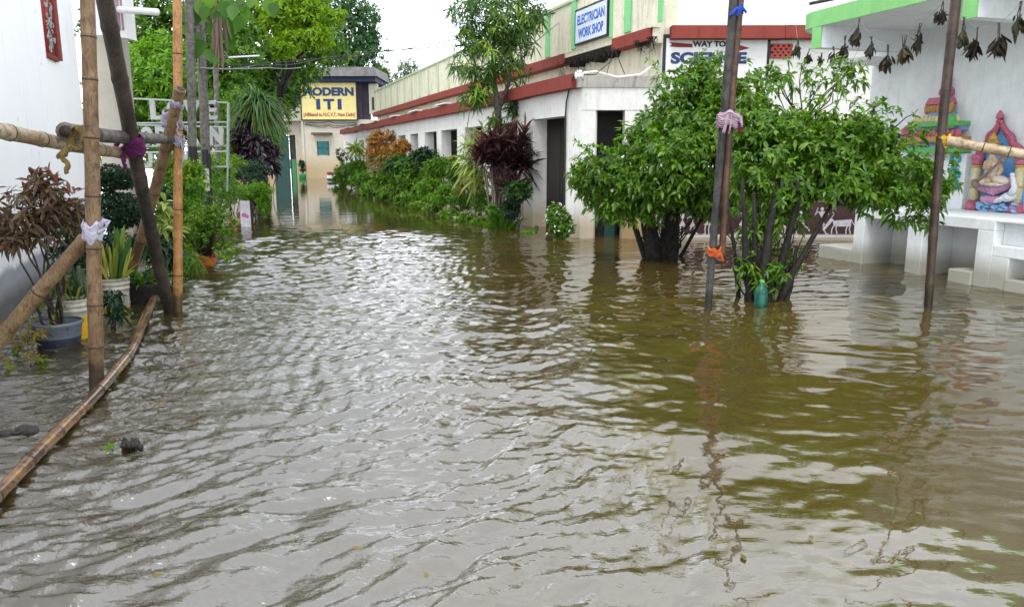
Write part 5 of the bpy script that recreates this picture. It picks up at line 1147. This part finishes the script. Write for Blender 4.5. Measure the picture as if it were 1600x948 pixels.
def palm(label, pts, r, seed, bands, crown=True):
    b = pts[0]; P_ = [at(*q) for q in pts]; P_ = [Vector((P_[0].x, P_[0].y, -.3))]+P_; top = P_[-1]+(P_[-1]-P_[-2]).normalized()*2.2; P_.append(top)
    t = thing('areca_palm', label, 'palm', (P_[0].x, P_[0].y, 0), 'areca palms'); mb = MB(); nd = MB(); pts_ = []; rd = []
    for i in range(len(P_)-1):
        n = max(2, int((P_[i+1]-P_[i]).length/.16))
        for k in range(n): pts_.append(P_[i].lerp(P_[i+1], k/n))
    for i, q in enumerate(pts_): rd.append(r*(1.05 if i % 2 else .96))
    mb.tube(pts_, rd, 10, jit=.03)
    for i in range(1, len(pts_), 2):
        d = (pts_[i]-pts_[i-1]).normalized(); nd.tube([pts_[i]-d*.008, pts_[i]+d*.008], r*1.075, 10, cap=False)
    build2(mb, nd, 'trunk', M['barkgrey'], SCAR, t)
    for z0, z1, m in bands:
        q = [p for p in pts_]; 
        def zat(z):
            for i in range(len(q)-1):
                if q[i].z <= z <= q[i+1].z: return q[i].lerp(q[i+1], (z-q[i].z)/max(1e-6, q[i+1].z-q[i].z))
            return q[0]
        nb = MB(); nb.tube([zat(z0+(z1-z0)*k/5) for k in range(6)], r*1.10, 12, cap=False, jit=.01); nb.build('painted_band', m, t, smooth=True)
    if crown:
        mb = MB(); rs = np.random.default_rng(seed)
        for i in range(9):
            an = i*2.4+rs.random(); el = rs.uniform(.2, .9); d = Vector((math.cos(an)*math.cos(el), math.sin(an)*math.cos(el), math.sin(el))); rib = [top+d*s-Vector((0, 0, .28*s*s)) for s in np.linspace(0, 2.1, 9)]
            mb.tube(rib, [.02, .018, .016, .014, .012, .01, .008, .006, .004], 5)
            bs = []; ds = []
            for s in np.linspace(.35, 2.08, 34):
                for sg in (-1, 1): bs.append(top+d*s-Vector((0, 0, .28*s*s))); ds.append(Vector((-d.y*sg, d.x*sg, .1))+d*.8)
            mb.leaves(np.array(bs), np.array(ds), .5, .035, .5, ((0, .5), (.4, 1), (1, .05)), seed+i, 0, .2)
        mb.build('fronds', L['palm'], t)
    return t
BL, WH = M['blacktxt'], plain('limewash_band', (.55, .53, .48), .8, .4, 16)
Z = lambda y, Y: at(300, y, Y).z
palm('pale grey ringed palm trunk nearest the orange post, black painted foot', [(301, 260, 14), (299, 130, 14), (296, 0, 14)], .074, 1, [(.0, Z(229, 14), BL)])
palm('leaning palm trunk with a white and black painted foot', [(322, 300, 15.2), (316, 150, 15.3), (309, 0, 15.5)], 0.064, 2, [(.0, Z(299, 15.2), BL), (Z(298, 15.2), Z(264, 15.2), WH), (Z(262, 15.2), Z(234, 15.2), BL)])
palm('thin dark palm trunk right behind the leaning palm', [(327, 290, 16), (322, 150, 16), (318, 60, 16)], .045, 3, [(0, Z(240, 16), BL)])
palm('slender far palm trunk behind the LOVE sign', [(340, 280, 19.5), (339, 180, 19.5), (337, 100, 19.5)], .062, 4, [])
t = thing('climbing_vine', 'large leaved light green vine with hanging dry sheaths on the palm trunks', 'vine', at(310, 80, 14.3))
mb = MB(); rs = np.random.default_rng(21); bs = []; ds = []; ls = []
for x, y, l in ((372, 8, .36), (365, 18, .34), (378, 35, .36), (382, 22, .3), (362, 38, .36), (352, 58, .34), (356, 70, .30), (316, 72, .42), (325, 86, .30), (345, 82, .26), (332, 48, .26), (340, 28, .3), (322, 20, .3), (350, 12, .34), (356, 3, .34), (330, 5, .34), (308, 30, .28), (305, 60, .28), (345, 104, .20), (338, 98, .18), (312, 12, .3), (418, 8, .36), (428, 14, .3), (395, 3, .3), (290, 28, .26), (288, 48, .24)):
    bs.append(at(x, y-9, 14.1+rs.uniform(-.25, .3))); ds.append((rs.normal(0, .35), rs.normal(-.25, .2), -1)); ls.append(l)
mb.leaves(np.array(bs), np.array(ds), np.array(ls)*.85, np.array(ls)*.66, .02, ((0, .35), (.12, .85), (.3, 1), (.55, .85), (.8, .45), (1, .04)), 22, .10, .15, np.tile([[.1, -1., .35]], (len(bs), 1))); mb.build('large_leaves', L['pothos'], t)
mb = MB(); random.seed(30)
for (x, y), (x2, y2) in (((300, 120), (312, 10)), ((312, 110), (330, 5)), ((330, 40), (372, 5)), ((340, 30), (350, 100)), ((318, 60), (300, 10)), ((345, 20), (420, -5))): limb(mb, at(x, y, 14.2), at(x2, y2, 14.2), .014, .008, .03, 6, 5)
mb.build('stems', M['barkgrey'], t)
mb = MB(); bs = [at(x, y, 14.0) for x, y in ((345, 28), (338, 32), (342, 30), (350, 34), (348, 30), (333, 45), (355, 30), (340, 28), (343, 33), (336, 36), (346, 31), (341, 35), (339, 30), (344, 29))]; mb.leaves(np.array(bs), np.array([(-.12, 0, -1), (-.1, -.05, -1), (-.02, .05, -1), (.05, 0, -1), (.1, .05, -1), (-.05, 0, -1), (.18, 0, -1), (-.09, .05, -1), (-.06, -.05, -1), (-.1, .0, -1), (0, -.05, -1), (-.04, .08, -1), (-.12, -.02, -1), (.02, .04, -1)]), np.array([.85, .80, .9, .55, .5, .55, .35, .9, .85, .7, .8, .6, .9, .75]), .05, .0, ((0, .4), (.2, .9), (.5, 1), (.8, .7), (1, .3)), 23, .45, .7, np.tile([[.0, -1., .2]], (14, 1))); mb.build('dry_sheath', L['drybrown'], t)
mb = MB(); rs = np.random.default_rng(24); p = np.array([at(x, y, 14.3) for x, y in zip(rs.uniform(282, 352, 90), rs.uniform(0, 28, 90))]); rosettes(mb, p, unit(90, rs)-np.array([0, 0, .4]), 5, .16, .012, 60, .5, 25); mb.build('flower_sprays', L['yellowish'], t)
t = thing('tube_lamp', 'thin white tube lamp on an arm in front of the dark trees', 'lamp', at(358, 88, 20))
mb = MB(); mb.tube([at(357, 90, 20), at(405, 87.5, 20)], .022, 8); mb.build('tube', M['pvc'], t, smooth=True)
mb = MB(); mb.tube([at(338, 62, 19.6), at(350, 80, 19.8), at(357, 90, 20)], .014, 6); mb.build('arm', M['shadewhite'], t)

# ponytail palm and purple shrub
t = thing('ponytail_palm', 'shaggy green palm with drooping narrow leaves on a short dark trunk', 'palm', (at(407, 225, 27).x, 27, 0))
hd = at(402, 160, 27); mb = MB(); rs = np.random.default_rng(41); n = 520; d = unit(n, rs)*np.array([1, 1, .75])+np.array([0, 0, .35])
mb.leaves(np.array(hd)[None]+rs.normal(0, .12, (n, 3)), d, rs.uniform(.8, 1.5, n), .05, rs.uniform(.5, 1.1, n), ((0, .8), (.3, 1), (.7, .7), (1, .05)), 42, 0, .3); mb.build('fronds', L['palm'], t)
mb = MB(); d = unit(90, rs)*np.array([1, 1, .2])-np.array([0, 0, .5]); mb.leaves(np.array(hd)[None]+rs.normal(0, .1, (90, 3)), d, rs.uniform(.8, 1.3, 90), .045, .5, ((0, .8), (.3, 1), (1, .05)), 43); mb.build('yellowing_fronds', L['ochre'], t)
mb = MB(); mb.tube([Vector((at(408, 225, 27).x, 27, -.3)), at(409, 215, 27), at(406, 190, 27), hd], [.16, .12, .10, .09], 8, jit=.08); mb.build('trunk', M['bark'], t)
plant('purple_shrub', 'purple black broad leaved shrub in front of the teal door', 'shrub', (at(405, 275, 26).x, 26, 0), pl([(405, 240, 26, .62, .55), (390, 225, 26.2, .5, .45), (412, 255, 25.8, .48, .4), (382, 197, 26.5, .26, .24), (372, 210, 26.5, .2, .2)]), 300, 8, .27, .085, L['purple'], 86, 75, .4, ((0, .15), (.3, .85), (.6, 1), (1, .05)), 6, fold=.15)
plant('back_bush', 'loose mid green bush between the shaggy palm and the door', 'shrub', (at(420, 230, 30).x, 30, 0), pl([(415, 215, 30, .9, .7), (430, 205, 30, .5, .5), (375, 240, 28, .8, .9), (365, 190, 29, .8, .9)]), 700, 6, .15, .05, L['mid'], 87, stems=8)

# ================================================================== background trees
def tree(label, base, lobes, n, k, l, w, m, seed, extra=None, tr=.3, sh=3, droop=.25, spread=65, name='broadleaf_tree', up=.3, group=None, barkm='bark', inner=.25, bump=.3):
    lb = pl(lobes); t = thing(name, label, 'tree', base, group); base = Vector(base)
    p, ax = tips(lb, n, seed, inner, up, .3, bump); mb = MB(); 
    s = np.zeros(len(p), bool)
    if extra:
        ph = np.sin(p[:, 0]*1.9+seed)+np.sin(p[:, 2]*2.3+p[:, 0]*.7)+np.sin(p[:, 1]*1.6); s = (ph > extra[1]) & (ax[:, 2] > -.2)
        m2 = MB(); rosettes(m2, p[s], ax[s], k, l, w, spread, droop, seed+2); m2.build('young_leaves', extra[0], t)
    rosettes(mb, p[~s], ax[~s], k, l, w, spread, droop, seed); mb.build('crown', m, t)
    random.seed(seed); mb = MB(); ctr = Vector(np.array(lb)[:, :3].mean(0)); fork = base.lerp(Vector((ctr.x, ctr.y, ctr.z)), .55)
    mb.tube([base-Vector((0, 0, .4)), base.lerp(fork, .5)+Vector((random.uniform(-.1, .1), 0, 0)), fork], [tr*1.2, tr, tr*.8], 9, jit=.08); mb.build('trunk', M[barkm], t, smooth=True)
    mb = MB()
    for q in lb: limb(mb, fork, Vector(q[:3]), tr*.5, tr*.15, .08, 6, 6)
    for i in random.sample(range(len(p)), min(40, len(p))):
        q = Vector(p[i]); c = min((Vector(z[:3]) for z in lb), key=lambda z: (z-q).length); limb(mb, c, q, tr*.14, tr*.04, .05, 4, 4)
    mb.build('branches', M[barkm], t); return t
G = 'trees behind the yard'
tree('bright green tree behind the cement pillar and the LOVE sign', (at(250, 260, 25).x, 25, 0), [(215, 150, 24, 1.5, 1.1), (245, 125, 24, 1.3, 1.0), (265, 175, 24.5, 1.1, 1.0), (215, 205, 23.5, 1.2, .9), (285, 200, 25, 1.2, .9), (262, 90, 25, 1.1, .8)], 1500, 7, .20, .075, L['mid'], 91, (L['bright'], .25), .14, group=G)
tree('tall dark green tree behind the palms at the upper left', (at(270, 260, 33).x, 33, 0), [(215, 50, 32, 2.2, 1.8), (260, 30, 33, 2.2, 1.9), (310, 60, 33, 2, 2), (350, 110, 33, 2, 1.9), (215, 100, 31, 1.7, 1.3), (300, 130, 33, 2, 1.8), (340, 190, 32, 1.8, 1.5), (260, 190, 33, 2, 1.8)], 2900, 7, .26, .10, L['tree'], 92, (L['mid'], .7), .32, group=G)
tree('broad dark green tree spreading over the roof of the institute building', (at(395, 260, 41).x, 41, 0), [(375, 55, 41, 2.6, 2.4), (425, 85, 40, 2.4, 2.0), (400, 150, 39, 2.1, 1.9), (448, 112, 41, 1.4, 1.0), (440, 30, 42, 2.5, 2.2), (385, 210, 38, 1.6, 1.5), (350, 160, 40, 2, 2), (462, 85, 42, 1.8, 1.2), (440, 130, 39.5, 1.1, 1.0), (443, 150, 40, .5, .4), (420, 175, 38.5, .9, .7), (515, 80, 44, 1.2, .8), (425, 140, 41, 1.0, .7)], 3400, 7, .27, .10, L['tree'], 93, (L['treelight'], 1.15), .36, group=G)
tree('yellow green tree in front of the round dark tree', (at(392, 260, 36).x, 36, 0), [(450, 25, 36, 1.2, .8), (490, 30, 35.5, 1.0, .7), (500, 58, 35, .7, .45), (528, 26, 35.5, .45, .28), (462, 62, 35, .9, .4), (478, 0, 36, 1.1, .6), (440, 78, 34, .5, .35), (425, 30, 35, .6, .4)], 1150, 7, .21, .08, L['treelight'], 94, (L['mid'], 1.4), .16, group=G)
tree('tall round dark green tree against the white sky behind the roof', (at(540, 260, 66).x, 66, 0), [(540, 55, 66, 2.8, 2.6), (562, 25, 66, 1.7, 1.4), (515, 90, 66, 2.4, 2.0), (565, 90, 65, 1.8, 1.7), (500, 20, 67, 2.6, 2.4), (590, 120, 66, .9, .9), (577, 60, 65, .9, 1.1), (604, 145, 66, .7, .7)], 3000, 7, .30, .12, L['blue'], 95, None, .4, group=G)
tree('small pale tree far off above the parapet', (at(640, 260, 78).x, 78, 0), [(640, 105, 78, 1.1, .85), (628, 122, 78, 1.0, .8), (650, 128, 78, 1.2, .8), (672, 128, 77.5, .9, .45), (640, 150, 78, 1.6, 1.2)], 420, 6, .34, .13, L['pale'], 96, None, .18, inner=.5, group=G, barkm='barkgrey')
tree('low leafy tree behind the far end of the white wing', (at(608, 260, 62).x, 62, 0), [(604, 140, 62, .8, .7), (596, 120, 63, .7, .8), (618, 145, 62, .8, .5)], 300, 6, .28, .10, L['tree'], 97, None, .15, group=G)
# slim tree with drooping narrow leaves in the right bed
bz = Vector((at(776, 330, 18.7).x, 18.7, 0))
lb = [(775, 30, 18.6, .9, .55), (735, 60, 18.6, .55, .5), (820, 30, 18.5, .55, .45), (780, 80, 18.4, .75, .5), (725, 20, 18.8, .45, .35), (745, 115, 18.5, .55, .28), (800, 110, 18.5, .42, .35), (740, 150, 18.4, .42, .28), (775, 5, 18.6, .8, .4), (800, 60, 18.3, .55, .4), (765, 125, 18.4, .3, .35), (845, 22, 18.5, .25, .25), (712, 105, 18.6, .3, .12), (800, 170, 18.5, .16, .2), (778, 190, 18.3, .2, .16)]
t = thing('slender_mango_tree', 'slim young tree with long drooping leaves rising above the maroon plant', 'tree', bz)
p, ax = tips(pl(lb), 470, 98, .35, .15, .3, .3); s = np.random.default_rng(3).random(len(p)) < .07
STM = ((0, .25), (.25, .9), (.6, 1), (1, .04))
mb = MB(); rosettes(mb, p[~s], ax[~s], 11, .23, .029, 74, .42, 98, STM, .12, .25, 18); mb.build('crown', L['mango'], t)
q = np.concatenate([p[s], np.array([at(x, y, 18.2) for x, y in ((745, 128), (738, 140), (752, 142), (825, 25), (800, 100), (728, 45), (746, 138))])]); aq = np.concatenate([ax[s], np.tile([[0, -.2, 1.]], (7, 1))]); mb = MB(); rosettes(mb, q, aq, 11, .24, .042, 72, .7, 99, STM, .12); mb.build('young_leaves', L['mangonew'], t)
mb = MB(); random.seed(77); T0 = at(778, 175, 18.65); T1 = at(770, 120, 18.6); mb.tube([bz-Vector((0, 0, .4)), at(780, 250, 18.7), T0, T1, at(772, 60, 18.6)], [.10, .09, .085, .07, .035], 8, jit=.05); mb.tube([T0, at(795, 130, 18.6), at(800, 80, 18.5)], [.06, .045, .02], 7); mb.build('trunk', M['barkgrey'], t, smooth=True)
mb = MB(); nodes_ = [T0, T1, at(772, 60, 18.6), at(795, 130, 18.6), at(800, 80, 18.5)]
for l in pl(lb): c = Vector(l[:3]); limb(mb, min(nodes_, key=lambda z: (z-c).length), c, .028, .012, .1, 5, 5); nodes_.append(c)
for i in random.sample(range(len(p)), 110): q = Vector(p[i]); limb(mb, min(nodes_, key=lambda z: (z-q).length), q, .010, .004, .06, 4, 4)
mb.build('branches', M['barkgrey'], t)

# ================================================================== right-hand planting bed
STRAP = ((0, .6), (.25, .95), (.55, 1), (.85, .5), (1, .04))
t = thing('maroon_cordyline', 'tall maroon strap leaved plant on pale canes beside the near doorway', 'shrub', (at(778, 340, 17.7).x, 17.7, 0))
hs = pl([(790, 235, 17.6, .36, .28), (765, 245, 17.7, .30, .26), (812, 250, 17.5, .28, .28), (795, 285, 17.3, .40, .20), (775, 225, 17.8, .24, .2), (808, 225, 17.7, .2, .2)])
p, ax = tips(hs, 50, 101, .4, .9, .6, .2); mb = MB(); rosettes(mb, p, ax, 20, .46, .050, 52, .22, 101, STRAP, .12, .3, 24); mb.build('strap_leaves', L['redplant'], t)
q = np.array([at(x, y, 17.6) for x, y in ((755, 215), (780, 205), (800, 198), (765, 232), (820, 200), (745, 240), (787, 222), (815, 218))]); mb = MB(); rosettes(mb, q, np.tile([[0, -.25, 1.]], (8, 1)), 16, .40, .055, 42, .15, 102, STRAP, .15); mb.build('young_leaves', L['redtop'], t)
mb = MB(); random.seed(44)
for i in range(11): x = 758+i*4.2; limb(mb, Vector((at(x*.35+778*.65, 340, 17.7).x, 17.7+random.uniform(-.15, .15), -.3)), at(x-2+random.uniform(-6, 6), 262, 17.6+random.uniform(-.1, .1)), .020, .016, .0, 6, 6, .02)
mb.build('canes', M['cane'], t)
BG = 'shrubs along the veranda bed'
def bed(name, label, lobes, n, k, l, w, m, seed, **kw):
    """lobes: (px, py, metres in front of the veranda wall, half width px, half height px)"""
    ls = []
    for px, py, of, rw, rh in lobes:
        Y = (6.706-of)/((px-800)/F+.356); c = at(px, py, Y); ls.append((c.x, c.y, c.z, rw*Y/F, rw*Y/F*.7, rh*Y/F))
    cx = float(np.mean([a[0] for a in ls])); cy = float(np.mean([a[1] for a in ls])); return plant(name, label, 'shrub', (cx, cy, 0), ls, n, k, l, w, m, seed, group=BG, **kw)
t = thing('striped_dracaena', 'yellow striped drooping strap leaves on the left of the maroon plant', 'shrub', (at(742, 330, 19).x, 19, 0), BG)
p, ax = tips(pl([(742, 225, 18.6, .22, .25), (735, 255, 18.5, .25, .25), (750, 270, 18.4, .2, .2), (755, 200, 18.4, .10, .10)]), 15, 103, .4, .8, .6); mb = MB(); rosettes(mb, p, ax, 18, .48, .05, 62, .6, 103, STRAP, .12); mb.build('strap_leaves', L['varieg'], t)
mb = MB(); 
for i in range(6): limb(mb, Vector((at(742, 330, 19).x+random.uniform(-.15, .15), 19, -.2)), p[i], .02, .016, 0, 5, 6, .03)
mb.build('canes', M['cane'], t)
t = thing('spider_lily', 'clump of upright green sword leaves at the water edge below the maroon plant', 'plant', wat(785, 358), BG)
mb = MB(); blades(mb, tuple(wat(786, 360, -.05)), 90, .66, .045, .55, 17, .18, STRAP, .25, .12); mb.build('sword_leaves', L['mid'], t)
t = thing('yellow_dracaena', 'yellow green spiky rosette plant beside the institute wall', 'shrub', (at(556, 270, 38).x, 38, 0), BG)
mb = MB(); hd = at(556, 233, 38); rs = np.random.default_rng(51); n = 90; d = unit(n, rs)*np.array([1, 1, .9])+np.array([0, -.15, .15]); mb.leaves(np.array(hd)[None]+rs.normal(0, .08, (n, 3)), d, rs.uniform(.45, .75, n), .085, .2, STRAP, 52, .1, .4); mb.build('strap_leaves', L['varieg'], t)
mb = MB(); mb.tube([Vector((hd.x, 38, -.3)), hd], [.09, .06], 7); mb.build('stem', M['cane'], t)
bed('orange_croton', 'orange and ochre leaved shrub in the middle of the far bed', [(598, 222, .65, 22, 20), (584, 242, .75, 14, 16), (612, 248, .8, 22, 18), (598, 262, .9, 20, 14)], 460, 7, .20, .055, L['ochre'], 104, extra=(L['orange'], .85), droop=.35)
bed('orange_croton', 'small bright orange topped shrub right of the larger orange one', [(628, 230, .6, 13, 12)], 80, 7, .18, .055, L['orange'], 105)
bed('bed_shrub', 'light green low bush at the far left end of the bed', [(545, 272, 1.0, 22, 18), (530, 281, 1.15, 11, 10), (566, 282, 1.1, 18, 14), (560, 262, .8, 16, 12)], 700, 6, .17, .06, L['mid'], 106, extra=(L['bright'], .4))
bed('bed_shrub', 'dark twiggy bush behind the light green bush by the institute wall', [(540, 250, .7, 12, 13), (532, 240, .7, 8, 10)], 80, 6, .16, .05, L['dark'], 107)
bed('bed_shrub', 'deep green tall bush under the third veranda opening', [(628, 262, .75, 26, 18), (650, 254, .6, 16, 14), (606, 280, .9, 22, 15), (640, 282, .85, 20, 16)], 1100, 7, .15, .058, L['mid'], 108, extra=(L['dark'], .35))
bed('bed_shrub', 'dark large leaved sprig standing above the deep green bush', [(664, 240, .55, 17, 9), (648, 250, .55, 10, 8)], 70, 8, .22, .08, L['dark'], 109, droop=.4)
bed('bed_shrub', 'bright green rounded bush in the middle of the bed', [(678, 294, .95, 27, 16), (697, 304, 1.0, 16, 14), (658, 303, 1.0, 16, 13), (684, 312, 1.1, 22, 10)], 1050, 6, .105, .042, L['bright'], 110, extra=(L['mid'], .35))
bed('bed_shrub', 'green bush just below the second veranda opening', [(690, 262, .65, 24, 16), (712, 270, .6, 14, 14), (672, 270, .7, 14, 13)], 750, 6, .12, .046, L['mid'], 111)
bed('bed_shrub', 'low spreading green bush at the far water edge', [(582, 297, 1.15, 20, 12), (608, 304, 1.15, 20, 13), (634, 312, 1.15, 18, 12), (596, 290, 1.0, 20, 12)], 800, 6, .13, .05, L['mid'], 112, extra=(L['yellowish'], .2))
bed('bed_shrub', 'olive green small leaved bush left of the pale canes', [(735, 295, .75, 24, 22), (720, 315, .9, 20, 14), (752, 315, .9, 16, 16), (735, 272, .6, 14, 12), (770, 330, 1.05, 12, 11)], 1000, 6, .08, .03, L['mid'], 113, extra=(L['ochre'], .4))
bed('bed_shrub', 'pale flecked low bush dipping into the water in mid bed', [(652, 322, 1.2, 13, 9), (676, 328, 1.2, 16, 10), (702, 337, 1.15, 18, 11), (727, 344, 1.05, 18, 12), (750, 348, .95, 14, 11)], 700, 6, .08, .03, L['bright'], 114, extra=(L['varieg'], .25))
bed('bed_shrub', 'dark green bush against the veranda wall right of the pale canes', [(806, 302, .75, 18, 18), (798, 326, .8, 16, 16), (822, 296, .5, 9, 13)], 520, 6, .08, .03, L['dark'], 115, extra=(L['mid'], .4))
bed('bed_shrub', 'small green clump at the water edge between bed and doorway', [(772, 350, .8, 17, 8), (796, 354, .6, 11, 7)], 170, 6, .07, .028, L['bright'], 116)
ls = pl([(873, 345, 14.95, .25, .24), (878, 358, 14.9, .24, .18), (868, 332, 15, .16, .16)])
plant('flowering_bush', 'small bush with tiny white flowers against the white corner column', 'shrub', wat(873, 371), ls, 560, 6, .06, .028, L['mid'], 117, flowers=60, extra=(L['bright'], .2), group=BG)
for i, (x, y, r) in enumerate(((826, 363, .16), (800, 360, .08), (838, 356, .04))):
    if i == 1: continue
    plant('floating_sprig', ['tiny green sprig floating in front of the doorway', '', 'speck of leaf floating by the doorway jamb'][i], 'plant', wat(x, y), [(wat(x, y).x, wat(x, y).y, .02, r, r, .03)], 26 if i == 0 else 5, 6, .06, .03, L['bright'], 118+i, stems=0)
# far pot and striped kerb block
c = Vector((ix(478), 55.4, -.1)); t = thing('far_potted_plant', 'dark leafy plant in a green pot in front of the cream wall', 'potted plant', c)
mb = MB(); mb.lathe(c, [(.22, 0), (.27, .35), (.30, .42)], 16); mb.build('pot', M['greenpot'], t, smooth=True)
mb = MB(); p, ax = tips([(c.x, c.y, .85, .22, .22, .45)], 70, 119, .4, .8); rosettes(mb, p, ax, 6, .24, .05, 50, .2, 119); mb.build('foliage', L['dark'], t)
t = thing('striped_kerb_block', 'white kerb block with red top and black band at the far bed end', 'kerb block', wat(516, 289))
a = at(509, 288, 48.5); b_ = at(525, 288, 48.5); zt = at(515, 268, 48.5).z
for z0, z1, m, nm in ((-.4, .04, M['white'], 'white_base'), (.041, .20, M['blacktxt'], 'black_band'), (.201, zt-.22, M['white'], 'white_band'), (zt-.219, zt-.05, M['red'], 'red_top')):
    mb = MB(); mb.zprism([(a.x+.25, 48.2), (b_.x, 48.2), (b_.x, 50), (a.x+.1, 49.6), (a.x, 48.9)], z0, z1); mb.build(nm, m, t)

# floating debris and leaves
def sprig(x, y, n, l, label, seed, m='bright'):
    c = wat(x, y, .01); t = thing('floating_leaves', label, 'leaves', c); mb = MB(); rs = np.random.default_rng(seed); p = np.array(c)[None]+rs.normal(0, .012, (3, 3))*np.array([1, 1, .2]); rosettes(mb, p, np.array([[.1, -.2, 1], [.3, -.3, .6], [-.3, -.1, .7]]), n, l, l*.36, 62, .1, seed, ST3, .15); mb.build('leaf_sprig', L[m], t)
sprig(66, 563, 4, .085, 'bright green leaf sprig floating in front of the grey tub', 1); sprig(16, 574, 2, .06, 'small pale green leaves floating near the left edge', 2, 'yellowish'); sprig(133, 630, 1, .06, 'yellow leaf stuck on the floating bamboo', 3, 'snakey'); sprig(173, 693, 2, .05, 'small green leaves beside the dark lump in the foreground', 4); sprig(28, 548, 3, .07, 'pale leaf cluster floating beside the weeds', 5, 'bright')
def lump(x, y, r, label, seed, m):
    rs = random.Random(seed); c = wat(x, y); t = MB()
    for i in range(26): t.ell(c+Vector((rs.gauss(0, r*.7), rs.gauss(0, r*.4), rs.uniform(-.022, .002))), (r*rs.uniform(.3, .6), r*rs.uniform(.25, .5), rs.uniform(.01, .028)), Matrix.Rotation(rs.random()*3, 3, 'Z'), 8, 5)
    tag(t.build('floating_debris', m, loc=c, smooth=True), label, 'debris')
lump(22, 673, .085, 'low dark wet lump breaking the water at the left edge', 1, M['blackpot']); lump(203, 692, .038, 'small dark wet lump in the foreground water right of the floating bamboo', 2, M['gpole'])

# leaf litter drifting on the flood
mb = MB(); rs = np.random.default_rng(61); P_ = []
for x0, x1, y0, y1, n in ((20, 260, 430, 640, 26), (300, 480, 330, 420, 14), (560, 860, 320, 400, 26), (1060, 1300, 400, 500, 22), (250, 1500, 450, 900, 30)):
    for _ in range(n): P_.append(wat(rs.uniform(x0, x1), rs.uniform(y0, y1), .012))
n = len(P_); d = rs.normal(size=(n, 3)); d[:, 2] = 0
mb.leaves(np.array(P_), d, rs.uniform(.025, .06, n), rs.uniform(.012, .025, n), 0, ST3, 62, .05, .2); tag(mb.build('floating_leaf_litter', L['ochre'], loc=P_[0]), 'scattered small fallen leaves floating on the brown water', 'leaf litter', kind='stuff')
# overhead cables
def wires(label, runs, m, r):
    mb = MB()
    for pts, s in runs:
        P_ = [at(*q) for q in pts]
        for a, b in zip(P_[:-1], P_[1:]): mb.tube([a.lerp(b, i/8)-Vector((0, 0, s*math.sin(math.pi*i/8))) for i in range(9)], r, 5, cap=False)
    tag(mb.build('overhead_cable', m, loc=P_[0]), label, 'cable')
wires('upper dark cable from the trees across the sky to the workshop parapet', [([(340, 104, 20), (580, 82, 24), (690, 66, 22), (860, 22, 19.5), (925, -2, 18)], .05), ([(600, 79, 24), (700, 71, 22), (745, 66, 19)], .03)], M['wire'], .014)
wires('middle dark cable sagging in front of the dark trees', [([(284, 104, 14), (400, 102, 21), (500, 92, 24), (590, 81, 24)], .08)], M['wire'], .012)
wires('lower grey cable crossing low over the institute roof', [([(284, 105, 14), (420, 106, 21), (470, 106, 24)], .03), ([(590, 98, 26), (700, 85, 22)], .08), ([(596, 103, 30), (622, 118, 34)], .02)], M['greywire'], .010)
wires('thin cable dropping from the slim tree to the maroon plant', [([(873, 36, 18.6), (820, 80, 18.3)], .0), ([(734, 172, 18.2), (724, 240, 18.9)], .0)], M['greywire'], .012)

# ================================================================== camera, sky, sun
cam = bpy.data.cameras.new('camera'); co = bpy.data.objects.new('camera', cam); C.objects.link(co)
cam.sensor_width = 36; cam.lens = 36*F/1600; co.location = (0, 0, EYE); co.rotation_euler = (math.pi/2-PITCH, 0, 0); cam.clip_end = 800; cam.clip_start = .05
bpy.context.scene.camera = co
w = bpy.data.worlds.new('World'); bpy.context.scene.world = w; w.use_nodes = True; nt = w.node_tree; nt.nodes.clear()
SUN_EL, SUN_AZ = R(62), R(200)
sky = N(nt, 'ShaderNodeTexSky', sky_type='NISHITA', sun_disc=False, sun_elevation=SUN_EL, sun_rotation=SUN_AZ, air_density=1.0, dust_density=3.0)
hs = N(nt, 'ShaderNodeHueSaturation', i_Saturation=.25); nt.links.new(sky.outputs[0], hs.inputs['Color'])
tc = N(nt, 'ShaderNodeTexCoord'); mp = N(nt, 'ShaderNodeMapping'); mp.inputs['Scale'].default_value = (1, 1, 2.2); nt.links.new(tc.outputs['Generated'], mp.inputs[0])
cl = ramp(nt, noi(nt, mp.outputs[0], 2.6, 7, .6), [(.32, (6.2, 6.8, 7.8)), (.68, (10.8, 11.1, 11.6))])
sz = N(nt, 'ShaderNodeSeparateXYZ'); nt.links.new(tc.outputs['Generated'], sz.inputs[0])
gr = ramp(nt, sz.outputs[2], [(0., 1.55), (.24, 1.28), (.42, .70), (1., .70)]); cl = mix(nt, 1.0, cl, gr, 'MULTIPLY')   # overcast dome: brighter at the horizon than overhead
mxn = mix(nt, .85, hs.outputs[0], cl)
bg = N(nt, 'ShaderNodeBackground', i_Strength=.13); nt.links.new(mxn, bg.inputs[0]); o = nt.nodes.new('ShaderNodeOutputWorld'); nt.links.new(bg.outputs[0], o.inputs[0])
sl = bpy.data.lights.new('sun', 'SUN'); sl.energy = .9; sl.angle = R(25); sl.color = (1, .97, .92); so = bpy.data.objects.new('sun', sl); C.objects.link(so)
so.rotation_euler = (math.pi/2-SUN_EL, 0, math.pi-SUN_AZ+0)
so.location = (0, 0, 30)
sc = bpy.context.scene
sc.view_settings.view_transform = 'Standard'; sc.view_settings.look = 'None'; sc.view_settings.exposure = 1.35; sc.view_settings.gamma = 1
sc.cycles.max_bounces = 6; sc.cycles.diffuse_bounces = 3; sc.cycles.glossy_bounces = 3; sc.cycles.transmission_bounces = 3
